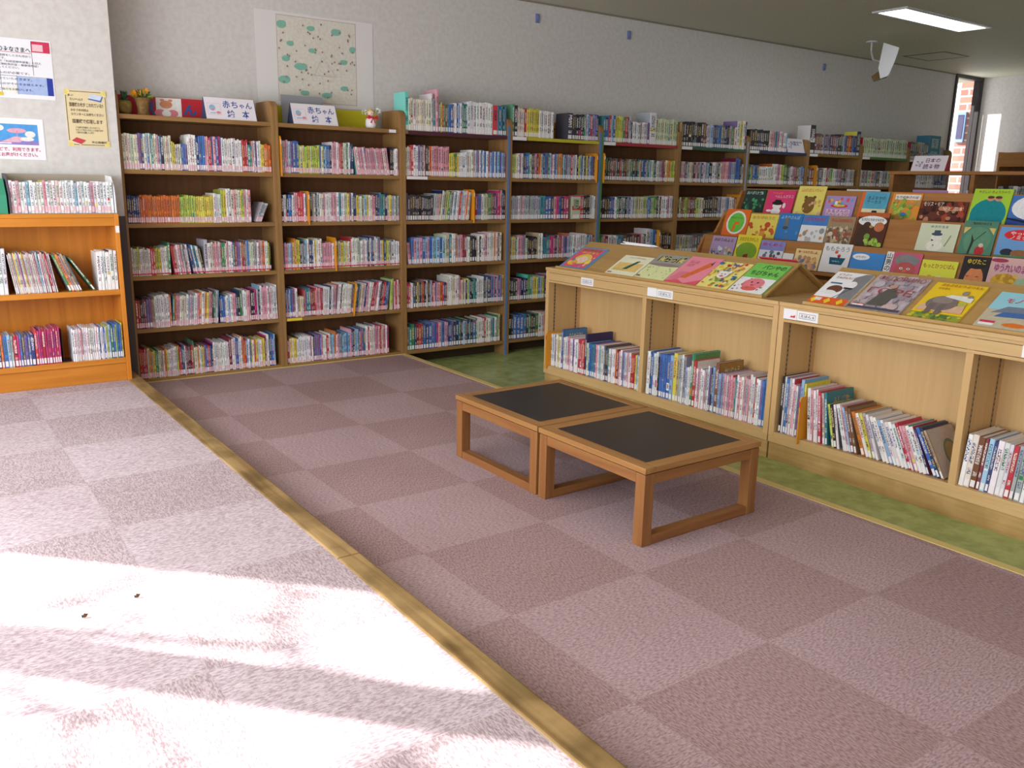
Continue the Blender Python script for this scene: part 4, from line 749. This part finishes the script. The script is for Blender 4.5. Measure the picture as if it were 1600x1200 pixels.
# ------------------------------------------------------------------ open low shelf, and a case by the right wall
t = thing('open_bookshelf', 'low open wooden bookshelf with a white sign on top behind the rack', 'bookshelf', (6.35, -2.6, ZF))
for y in (-1.61, -2.2, -3.05, -3.9): put(t, boxo('upright_panel', M['rack'], 6.2, 6.5, y - .03, y, ZF, 1.312, bevel=.002))
put(t, boxo('top_board', M['rack'], 6.195, 6.505, -3.95, -1.6, 1.313, 1.336, bevel=.002))
for z in (.98, .66, .34, .02): put(t, boxo('shelf_board', M['rack'], 6.202, 6.498, -3.9, -1.64, z - .022, z, bevel=.001))
BOOKS.clear()
for a, b, sg in ((-1.645, -2.19, [('ggG', .15), ('GLGwngGdr', .17), ('nbbnr', .19, 1.2, 5), ('pwGwwGwGwsGskw', .2), ('w', .23)]), (-2.235, -3.04, [('GGGhG', .19), ('G' * 26, .2)]), (-3.085, -3.86, mixrow(24, 'wGkbl', 3))):
    row('on the open low shelf', 'books on the open low shelf', (6.215, 0, .981), Q, -a, -b, sg, .16, 'w', seed=int(-a * 100))
t2 = thing('bookcase', 'brown bookcase standing against the right hand wall past the window', 'bookcase', (10.95, -1.2, ZF))
for y in (-.16, -1.05, -1.95): put(t2, boxo('side_panel', M['rack'], 10.8, XR - .004, y - .03, y, ZF, 1.655))
put(t2, boxo('header_board', M['rack'], 10.8, 10.83, -1.98, -.19, 1.51, 1.65)); put(t2, boxo('top_board', M['rack'], 10.8, XR - .004, -1.98, -.19, 1.49, 1.51))
put(t2, boxo('back_panel', M['caseb'], XR - .012, XR - .005, -1.98, -.19, ZF, 1.49))
for z in (1.02, .7, .35, .02): put(t2, boxo('shelf_board', M['rack'], 10.805, XR - .015, -1.95, -.19, z - .022, z))
row('by the right wall', 'books', (10.815, 0, 1.0205), Q, .2, 1.04, [('GkGwkGmmmmpmmkGww', .25)], .2, 'w', seed=77); row('by the right wall', 'books', (10.815, 0, 1.0205), Q, 1.1, 1.94, mixrow(20, 'wGkr', 4), .2, 'w', seed=78)
emit_stuff = MB()
for b in BOOKS:
    c2, p2, s2 = MB(), MB(), MB(); book_geo(b, c2, p2, s2)
    for src in (c2, p2, s2):
        k = len(emit_stuff.v); emit_stuff.v += [tuple(b['M'] @ Vector(p)) for p in src.v]; emit_stuff.f += [tuple(k + i for i in f) for f in src.f]; emit_stuff.c += src.c; emit_stuff.t += src.t; emit_stuff.u += src.u
o = emit_stuff.build('distant_books', M['book'], colour=True); o['kind'] = 'stuff'; tag(o, 'small distant books on the open low shelf and right wall case', 'books')

# ------------------------------------------------------------------ low stools
def stool(x0, x1, y0, y1, along, label):
    t = thing('low_stool', label, 'stool', ((x0 + x1) / 2, (y0 + y1) / 2, 0), 'square low stools on the carpet'); H = .2835; b = .002
    m = MB()
    for q in ((x0, x0 + .052, y0, y1), (x1 - .052, x1, y0, y1)):
        o = boxo('top_frame', M['teakt'], *q, H - .021, H, bevel=b); put(t, o)
    for q in ((x0 + .0522, x1 - .0522, y0, y0 + .052), (x0 + .0522, x1 - .0522, y1 - .052, y1)):
        o = boxo('top_frame', M['teaktx'], *q, H - .021, H, bevel=b); put(t, o)
    put(t, boxo('black_top', M['black'], x0 + .0525, x1 - .0525, y0 + .0525, y1 - .0525, H - .02, H - .001))
    i = .004; L_ = .045
    for xa in (x0 + i, x1 - i - L_):
        for ya in (y0 + i, y1 - i - L_): put(t, boxo('leg', M['teakv'], xa, xa + L_, ya, ya + L_, .0005, H - .025, bevel=b))
    hz = (H - .062, H - .025)
    for xa in (x0 + i, x1 - i - .03): put(t, boxo('apron_rail', M['teak'], xa + .001, xa + .031, y0 + i + L_ + .0003, y1 - i - L_ - .0003, *hz, bevel=b))
    for ya in (y0 + i, y1 - i - .03): put(t, boxo('apron_rail', M['teakx'], x0 + i + L_ + .0003, x1 - i - L_ - .0003, ya + .001, ya + .031, *hz, bevel=b))
    if along == 'x':
        for ya in (y0 + i, y1 - i - L_): put(t, boxo('floor_rail', M['teakx'], x0 + i + L_ + .0003, x1 - i - L_ - .0003, ya + .002, ya + L_ - .002, .0005, .034, bevel=b))
    else:
        for xa in (x0 + i, x1 - i - L_): put(t, boxo('floor_rail', M['teak'], xa + .002, xa + L_ - .002, y0 + i + L_ + .0003, y1 - i - L_ - .0003, .0005, .034, bevel=b))
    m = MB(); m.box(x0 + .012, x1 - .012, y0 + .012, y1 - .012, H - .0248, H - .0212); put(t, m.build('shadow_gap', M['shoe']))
stool(2.104, 2.7, -3.338, -2.75, 'x', 'nearer low wooden stool with black top, open on its long side')
stool(2.104, 2.7, -2.742, -2.144, 'y', 'farther low wooden stool with black top, behind the other stool')

# ------------------------------------------------------------------ signs, notices and decorations
def easel(label, x0, x1, z0, lean, lines, colour, back, y=.02, picture=True, H=.135, rot=0, org=None, base=(238, 232, 240)):
    """bent card sign: front sheet leans back, dark ends"""
    t = thing('tent_sign', label, 'sign', org or ((x0 + x1) / 2, y, z0)); w_ = x1 - x0; a = math.radians(lean)
    Mx = Matrix.Translation(org or (x0, y, z0)) @ Matrix.Rotation(rot, 4, 'Z')
    fn = lambda u, v, n: tuple(Mx @ Vector((u, v * math.sin(a) - n * math.cos(a), v * math.cos(a) + n * math.sin(a))))
    m = MB(); V = [fn(u, v, n) for u in (0, w_) for v in (0, H) for n in (-.002, 0)]; m.poly(V, [(0, 1, 3, 2), (4, 6, 7, 5), (0, 4, 5, 1), (2, 3, 7, 6), (0, 2, 6, 4), (1, 5, 7, 3)])
    put(t, m.build('front_card', mat('sign_card', base, .5)))
    dd = H * math.sin(a)
    m = MB(); Z = H * math.cos(a)
    for u in (-.003, w_): m.poly([tuple(Mx @ Vector(p)) for p in ((u, 0, 0), (u, 2 * dd, 0), (u, dd, Z), (u + .003, 0, 0), (u + .003, 2 * dd, 0), (u + .003, dd, Z))], [(0, 1, 2), (5, 4, 3), (0, 3, 4, 1), (1, 4, 5, 2), (2, 5, 3, 0)])
    put(t, m.build('sign_end', mat('sign_end_colour', back, .5)))
    m = MB(); m.poly([tuple(Mx @ Vector(p)) for p in ((0, 2 * dd, 0), (w_, 2 * dd, 0), (w_, dd + .001, Z), (0, dd + .001, Z))], [(0, 1, 2, 3)]); put(t, m.build('back_card', M['white']))
    s = Sheet(w_, H, fn)
    for q in lines: s.txt(*q[:5], colour, .03)
    if picture == 1:
        s.box(.05, .2, .3, .72, .0015, (226, 180, 200)); s.ell(.14, .52, .06, .14, (150, 190, 220)); s.ell(.15, .44, .03, .06, (230, 150, 170)); s.ell(.25, .3, .04, .06, (226, 140, 160)); s.rect(.09, .26, .2, .3, (150, 190, 220))
    if picture == 2: s.blobs(12, [(170, 160, 200), (150, 150, 170), (190, 170, 190)], .1, .3, .3, .65, .015, .03, 9)
    s.build('sign_lettering', t)
BL = (52, 84, 160)
baby = [('赤', .355, .54, .505, .88), ('ち', .53, .56, .655, .86), ('ゃ', .69, .55, .785, .76), ('ん', .815, .56, .945, .84), ('絵', .42, .1, .575, .46), ('本', .72, .1, .875, .46)]
easel('white baby picture book sign with blue lettering on the corner bookcase', 1.738, 2.036, 1.529, 22, baby, BL, (60, 72, 110))
easel('white baby picture book sign in front of the grey card and yellow board', 2.268, 2.566, 1.529, 22, baby, BL, (60, 72, 110))
easel('white foreign literature sign among the books on top of the back shelves', 7.135, 7.395, 1.529, 18, [('外国文学', .22, .5, .92, .82)], (60, 60, 130), (120, 120, 130), picture=2)
easel('white Japanese stories sign on top of the open low shelf', 0, .25, 0, 20, [('日本の', .38, .55, .8, .84), ('読み物', .34, .14, .82, .46)], (120, 50, 100), (190, 70, 90), picture=2, H=.115, rot=Q, org=(6.24, -1.74, 1.337))
# red board
t = thing('title_board', 'red board with blue letters and a bear card behind the flower pots', 'sign', (1.52, .2, 1.528))
put(t, boxo('red_panel', mat('red_card', (186, 36, 52), .6), 1.264, 1.775, .2, .205, 1.529, 1.645))
s = Sheet(.513, .116, lambda u, v, n: (1.262 + u, .1996 - n, 1.529 + v)); s.txt('え', .36, .12, .47, .8, (48, 92, 160), .04); s.rect(.47, .04, .75, .98, (244, 240, 238)); s.ell(.58, .66, .07, .19, (222, 150, 110)); s.ell(.54, .86, .025, .06, (222, 150, 110)); s.ell(.63, .86, .025, .06, (222, 150, 110)); s.ell(.51, .24, .06, .18, (232, 140, 150)); s.ell(.65, .24, .06, .18, (232, 140, 150)); s.ell(.58, .22, .05, .16, (250, 250, 250)); s.txt('ん', .77, .18, .92, .72, (48, 92, 160), .04); s.build('board_lettering', t)
t = thing('title_board', 'plain yellow olive board along the back of the second bookcase top', 'sign', (2.58, .24, 1.528)); put(t, boxo('yellow_panel', mat('olive_yellow_card', (200, 190, 30), .6), 2.165, 2.945, .2355, .2415, 1.5305, 1.648)); put(t, boxo('card_foot', mat('olive_card_foot', (190, 180, 30), .6), 2.2, 2.9, .2425, .248, 1.5305, 1.56))
o = MB(); Mg = Matrix.Translation((2.25, .155, 1.531)) @ Matrix.Rotation(math.radians(-6), 4, 'X'); o.box(0, .28, 0, .004, 0, .18, M=Mg); tag(o.build('backing_card', M['grey']), 'blank grey card standing behind the second baby book sign', 'card')
t = thing('title_board', 'orange brown literature board with black letters above the blue edged bookcase', 'sign', (4.33, .2, 1.528)); put(t, boxo('brown_panel', mat('orange_brown_card', (190, 130, 56), .6), 4.2, 4.5, .2, .205, 1.529, 1.66)); s = Sheet(.3, .13, lambda u, v, n: (4.2 + u, .1996 - n, 1.529 + v)); s.txt('文学', .08, .3, .9, .75, (30, 26, 26), .02); s.build('board_lettering', t)
# flower pots
def leaf(m, base, tip, w_, c):
    b, t_ = Vector(base), Vector(tip); d = t_ - b; s_ = d.cross(Vector((.2, -1, .3))).normalized() * w_; mid = b + d * .5 + Vector((0, 0, d.length * .1))
    m.face([b, mid - s_, t_, mid + s_], c)
R = random.Random(5)
t = thing('flower_pot', 'brown textured pot of orange flowers on the corner bookcase', 'potted flowers', (1.4, .09, 1.528))
m = MB(); m.lathe([(.034, 0), (.03, .02), (.032, .05), (.042, .085), (.046, .095), (.04, .095), (.038, .08)], 1.405, .09, 1.529, 18); put(t, m.build('pot', speckle('bark_pot', (150, 118, 70), (110, 84, 48), 40), smooth=True))
m = MB()
for i in range(46):
    a = R.uniform(0, 2 * PI); r_ = R.uniform(.03, .075); leaf(m, (1.405 + .02 * math.cos(a), .09 + .02 * math.sin(a), 1.615), (1.405 + r_ * math.cos(a), .09 + r_ * math.sin(a), 1.625 + R.uniform(0, .05)), .006, lin(R.choice([(90, 120, 50), (130, 150, 60), (70, 100, 50)])))
put(t, m.build('leaf_spray', M['plain'], colour=True))
for i in range(7):
    m = MB(); fx, fy, fz = 1.385 + R.uniform(-.035, .035), .075 + R.uniform(-.03, .02), 1.65 + R.uniform(-.012, .014)
    for q in range(7): leaf(m, (fx, fy, fz), (fx + .02 * math.cos(q * .9), fy - .008, fz + .02 * math.sin(q * .9)), .006, lin((226, 150, 36)))
    put(t, m.build('flower', M['plain'], colour=True))
t = thing('flower_pot', 'squat dark pot of green leaves half hidden by the wall corner', 'potted plant', (1.29, .1, 1.528))
m = MB(); m.lathe([(.03, 0), (.04, .03), (.042, .06), (.034, .075), (.03, .07)], 1.306, .09, 1.529, 16); put(t, m.build('pot', speckle('ochre_pot', (150, 120, 60), (96, 84, 50), 30), smooth=True))
m = MB()
for i in range(60):
    a = R.uniform(0, 2 * PI); r_ = R.uniform(.01, .03); leaf(m, (1.306, .09, 1.6), (1.306 + r_ * math.cos(a), .09 + r_ * math.sin(a), 1.62 + R.uniform(-.06, .045)), .007, lin(R.choice([(40, 80, 50), (60, 100, 60), (30, 60, 45)])))
put(t, m.build('leaf_spray', M['plain'], colour=True))
# little doll
t = thing('doll', 'small white angel doll with a red ribbon on the second bookcase top', 'doll', (2.815, .06, 1.528))
m = MB(); m.lathe([(.03, 0), (.036, .02), (.034, .05), (.024, .068), (.016, .074)], 2.815, .06, 1.529, 18); put(t, m.build('body', mat('white_felt', (236, 230, 230), .9), smooth=True))
m = MB(); m.ball(2.815, .058, 1.622, .024); hd = m.build('head', mat('doll_skin', (236, 208, 188), .8), smooth=True); put(t, hd)
m = MB(); m.ball(2.815, .064, 1.632, .026, .024, .02); put(t, m.build('hair', mat('doll_hair', (226, 190, 110), .9), smooth=True))
m = MB()
for sx_ in (-.008, .008): m.ball(2.815 + sx_, .0345, 1.622, .0025, n=8)
put(hd, m.build('eye', M['dark']))
m = MB(); rd = mat('red_ribbon', (206, 36, 50), .5)
m.tube([(2.815 + .027 * math.cos(q), .06 + .027 * math.sin(q), 1.597) for q in [i * PI / 8 for i in range(17)]], .005, 6); m.ball(2.815, .03, 1.596, .007, n=8)
for sg in (-1, 1): m.prism([(2.815, 1.596), (2.815 + sg * .034, 1.612), (2.815 + sg * .036, 1.585)], 'y', .024, .03); m.prism([(2.815, 1.594), (2.815 + sg * .012, 1.56), (2.815 + sg * .02, 1.565)], 'y', .024, .029)
put(t, m.build('ribbon', rd))
m = MB()
for sg in (-1, 1):
    for i in range(26): x_, z_ = 2.815 + sg * (.03 + R.uniform(0, .032)), 1.632 + R.uniform(-.02, .022); leaf(m, (x_, .06, z_), (x_ + R.uniform(-.014, .014), .05 + R.uniform(-.01, .01), z_ + R.uniform(-.012, .016)), .006, lin((240, 240, 232) if R.random() < .75 else (130, 160, 120)))
put(t, m.build('flower_wing', M['plain'], colour=True))
# cloth poster
t = thing('picture_poster', 'pale patterned picture on white paper high on the back wall', 'poster', (2.55, YB, 1.68))
m = MB(); m.box(2.147, 2.955, YB - .003, YB - .001, 1.66, 2.219); put(t, m.build('paper_sheet', mat('white_paper', (226, 222, 220), .8)))
s = Sheet(.545, .518, lambda u, v, n: (2.284 + u, YB - .003 - n, 1.684 + v)); s.rect(0, 0, 1, 1, (222, 217, 205))
for a in ((0, 0, 1, 0), (1, 0, 1, 1), (1, 1, 0, 1), (0, 1, 0, 0)): s.line(*a, .004, (176, 120, 130))
for u, v, ru, rv in ((.06, .89, .06, .045), (.42, .88, .05, .03), (.74, .87, .065, .04), (.16, .68, .045, .03), (.43, .62, .045, .028), (.95, .68, .04, .04), (.1, .5, .05, .034), (.28, .42, .08, .042), (.83, .52, .05, .03), (.07, .25, .07, .045), (.32, .11, .055, .03), (.6, .1, .065, .035), (.83, .2, .05, .03)):
    s.ell(u, v, ru, rv, (134, 190, 172)); s.ell(u + ru * .4, v + rv * .3, ru * .6, rv * .7, (134, 190, 172))
R = random.Random(12)
for i in range(66): u, v = R.uniform(.02, .97), R.uniform(.03, .96); s.poly([(u - .011, v), (u, v + .018), (u + .011, v), (u, v - .012)], R.choice([(150, 120, 130), (170, 130, 120), (150, 140, 120)]))
s.line(.44, .33, .55, .56, .002, (190, 186, 184)); s.line(.55, .56, .72, .33, .002, (190, 186, 184)); s.line(.44, .33, .72, .33, .002, (190, 186, 184)); s.build('printed_cloth', t)
# wall notices
def notice(label, x0, x1, z0, z1, base, art):
    t = thing('notice', label, 'notice', ((x0 + x1) / 2, -.04, z0), 'notices on the corner wall'); put(t, boxo('paper_sheet', mat('notice_paper', base, .5), x0, x1, -.0422, -.0405, z0, z1))
    s = Sheet(x1 - x0, z1 - z0, lambda u, v, n: (x0 + u, -.0422 - n, z0 + v)); art(s); s.build('notice_print', t)
def n1(s):
    s.rect(.785, .79, .985, .975, (206, 56, 92)); s.rect(.795, .81, .91, .925, (240, 196, 206)); s.line(.785, .4, .785, .95, .002, (120, 110, 120)); s.rect(.6, .07, .985, .36, (170, 190, 232)); s.rect(.92, .07, .985, .37, (44, 62, 160)); s.line(0, .37, .95, .37, .002, (130, 130, 150)); s.line(.6, .06, .6, .38, .002, (130, 130, 150)); s.rect(.44, .08, .59, .2, (240, 238, 226)); s.line(.43, .06, .43, .6, .002, (140, 130, 140)); s.rect(.38, .03, .44, .09, (226, 200, 60))
    s.txt('ご来館のみなさまへ', .26, .775, .775, .86, (40, 50, 70), .015); s.line(.1, .765, .775, .765, .002, (200, 70, 90))
    for i, q in enumerate(('図書館では、以前に利用登録をした方も改めて', '登録していただいています。', 'お手数ですがカウンターで「利用登録申請書」に記入', '本人を確認できるもの（運転免許証・健康保険証）', '一緒に係の職員に提示してください。')): s.txt(q, .06, .69 - i * .05, .06 + .034 * len(q), .727 - i * .05, (70, 74, 96), .0)
    s.txt('住所を確認できるものが必要です。', .06, .4, .74, .44, (80, 84, 106), .0); s.txt('通知なしに確認させていただきます。', .06, .3, .76, .34, (60, 70, 110), .0); s.txt('現在登録しているものがそのまま使えます。', .06, .215, .88, .255, (60, 70, 110), .0); s.txt('ご協力をお願いします。', .4, .125, .76, .165, (60, 70, 110), .0)
def n2(s):
    s.box(.03, .03, .97, .97, .003, (90, 80, 80))
    for u, v in ((.04, .04), (.96, .04), (.04, .96), (.96, .96)): s.ell(u, v, .09, .063, (238, 226, 150)); s.ell(u, v, .06, .04, (236, 214, 120))
    s.poly([(.55, .84), (.62, .93), (.92, .9), (.86, .8)], (70, 110, 190)); s.poly([(.56, .86), (.63, .94), (.9, .91), (.84, .83)], (214, 222, 240)); s.poly([(.08, .1), (.2, .16), (.42, .11), (.3, .04)], (206, 70, 80)); s.poly([(.08, .09), (.3, .035), (.3, .02), (.08, .075)], (240, 235, 230))
    for q in (('あっ!', .08, .88, .2, .92), ('たいへん!!', .12, .81, .42, .855), ('図書館の本が こわれている!!', .1, .7, .9, .775), ('お気づきの際は', .12, .62, .54, .665), ('カウンターにお持ちください', .12, .545, .9, .595), ('図書館で修理します', .14, .41, .86, .485), ('ご家庭で修理をしていただくと', .2, .32, .78, .355), ('かえって本がいたむことがあります', .2, .275, .86, .31), ('ご協力をお願いします', .2, .23, .62, .265), ('市立図書館', .55, .06, .93, .1)): s.txt(*q, (70, 60, 50), .01)
def n3(s):
    s.txt('授乳コーナー', -.0, .8, .42, .94, (206, 60, 110), .02); s.rect(.45, .36, .93, .86, (84, 160, 226)); s.rect(.45, .36, .93, .46, (150, 130, 200)); s.ell(.69, .7, .11, .06, (226, 170, 190)); s.rect(.685, .46, .7, .7, (200, 150, 170)); s.poly([(.5, .42), (.66, .56), (.8, .54), (.72, .42)], (226, 180, 196)); s.ell(.84, .62, .06, .08, (236, 236, 232)); s.ell(.8, .5, .08, .05, (236, 236, 232)); s.ell(.5, .76, .05, .07, (240, 236, 232)); s.rect(.46, .38, .62, .41, (230, 226, 236)); s.ell(.36, .62, .06, .09, (244, 230, 234))
    s.txt('おむつがえや授乳などで、利用できます。', .02, .2, .94, .3, (196, 50, 100), .015); s.txt('職員にお声がけください。', .34, .07, .9, .17, (196, 50, 100), .015)
notice('white notice with red and blue corner blocks, highest on the wall', .52, .944, 1.572, 1.862, (238, 238, 244), n1)
notice('tan notice with notched corners beside the wall corner', .985, 1.189, 1.344, 1.634, (230, 212, 168), n2)
notice('white notice with pink lettering and a blue photo, lowest on the wall', .47, .872, 1.267, 1.472, (240, 240, 246), n3)
# papers and a red book on the far slope of the first cabinet
for i, (y0, dz) in enumerate(((-1.32, 0), (-1.36, .006), (-1.335, .012))):
    m = MB(); Ms = Matrix.Translation((3.832, y0, .838 + dz)) @ Matrix.Rotation(math.radians(18), 4, 'Y') @ Matrix.Rotation(.05 * i, 4, 'Z'); m.box(-.02, .19, -.26, 0, 0, .005, M=Ms); tag(m.build('leaflet_pile', M['white']), ('lowest', 'middle', 'topmost')[i] + ' white leaflet pile on the far slope of the first cabinet', 'papers', 'leaflet piles behind the cabinet ridge')
m = MB(); Ms = Matrix.Translation((3.826, -2.37, .8425)) @ Matrix.Rotation(math.radians(30), 4, 'Y'); m.box(-.012, .2, -.23, 0, 0, .004, M=Ms); tag(m.build('picture_book', mat('red_edge_cover', (206, 70, 84), .4)), 'red edged book peeping over the ridge of the first cabinet', 'book')
# dry leaves on the carpet
for i, (x_, y_, lab) in enumerate(((.575, -2.98, 'dry brown leaf scrap lying nearer the strip on the sunlit carpet'), (.44, -3.02, 'smaller leaf scrap lying on the sunlit carpet'))):
    m = MB(); leaf(m, (x_, y_, ZL + .002), (x_ + .016, y_ + .006, ZL + .007), .006, lin((110, 84, 60))); leaf(m, (x_, y_, ZL + .002), (x_ + .004, y_ + .012, ZL + .004), .004, lin((90, 70, 50))); tag(m.build('leaf', M['plain'], colour=True), lab, 'leaf')

# ------------------------------------------------------------------ garden branches outside the left windows
R = random.Random(9); m = MB()
for i in range(24):
    y_, z_ = R.uniform(-2.8, .4), R.uniform(2.2, 3.5); x_ = R.uniform(-2.8, -2.2); pts = [(x_, y_, z_)]
    for q in range(6): p = pts[-1]; pts.append((p[0] + R.uniform(-.02, .06), p[1] + R.uniform(.05, .22), p[2] + R.uniform(-.12, .12)))
    m.tube(pts, [.02 - .0022 * q for q in range(7)], 5, lin((90, 70, 55)))
    for q in range(6): p = R.choice(pts); leaf(m, p, (p[0] + R.uniform(-.05, .05), p[1] + R.uniform(-.06, .06), p[2] + R.uniform(-.06, .06)), .035, lin((80, 110, 60)))
for y_ in (-2.6, -1.4, -.2): m.tube([(-2.6, y_, -1.0), (-2.58, y_ + .04, .6), (-2.5, y_ + .1, 2.4), (-2.45, y_ + .2, 3.1)], [.05, .04, .03, .015], 8, lin((90, 70, 55)))
o = m.build('garden_foliage', M['plain'], colour=True); o['kind'] = 'stuff'; o['label'] = 'leafy twigs outside the left windows'

# ------------------------------------------------------------------ light
wd = bpy.data.worlds.new('daylight'); S.world = wd; wd.use_nodes = True; bg = wd.node_tree.nodes['Background']; bg.inputs[0].default_value = (.8, .88, 1, 1); bg.inputs[1].default_value = .42
sun = bpy.data.lights.new('sun', 'SUN'); sun.energy = 13; sun.angle = .01; sun.color = (1, .99, .97); so = bpy.data.objects.new('sun', sun); COL.objects.link(so)
EL = math.radians(32); sd = Vector((.69 * math.cos(EL), -.724 * math.cos(EL), -math.sin(EL))); so.rotation_euler = sd.to_track_quat('-Z', 'Y').to_euler()
def area(name, loc, d, sx_, sy_, e, col=(1, 1, 1)):
    a = bpy.data.lights.new(name, 'AREA'); a.shape = 'RECTANGLE'; a.size, a.size_y, a.energy, a.color = sx_, sy_, e, col
    o = bpy.data.objects.new(name, a); COL.objects.link(o); o.location = loc; o.rotation_euler = Vector(d).to_track_quat('-Z', 'Z').to_euler(); return o
for a, b in ops: area('sky_through_window', (WX + .02, (a + b) / 2, 1.25), (1, 0, -.3), b - a, 1.9, (50 if b > -1 else 38 if a > -3.9 else 22) * (b - a), (.93, .965, 1))
area('sky_corner_window', (10.78, YB - .04, 1.6), (0, -1, 0), .5, 1.8, 3, (.95, .97, 1))
area('room_fill', (3.5, -7.5, 2.5), (0, .15, -1), 4, 2, 8, (1, .98, .95))  # unseen fill added behind the camera, not a fitted lamp
area('lamp_tube', (7.12, -1.26, ZC - .02), (0, 0, -1), 1.2, .22, 4.5, (1, .98, .96))
S.view_settings.view_transform = 'Standard'; S.view_settings.look = 'None'; S.view_settings.exposure = 0

for o in S.objects:
    if o.parent is None and o.get('label') and len(o['label'].replace(',', ' ').split()) > 16: print('LONG', o.name, o['label'])
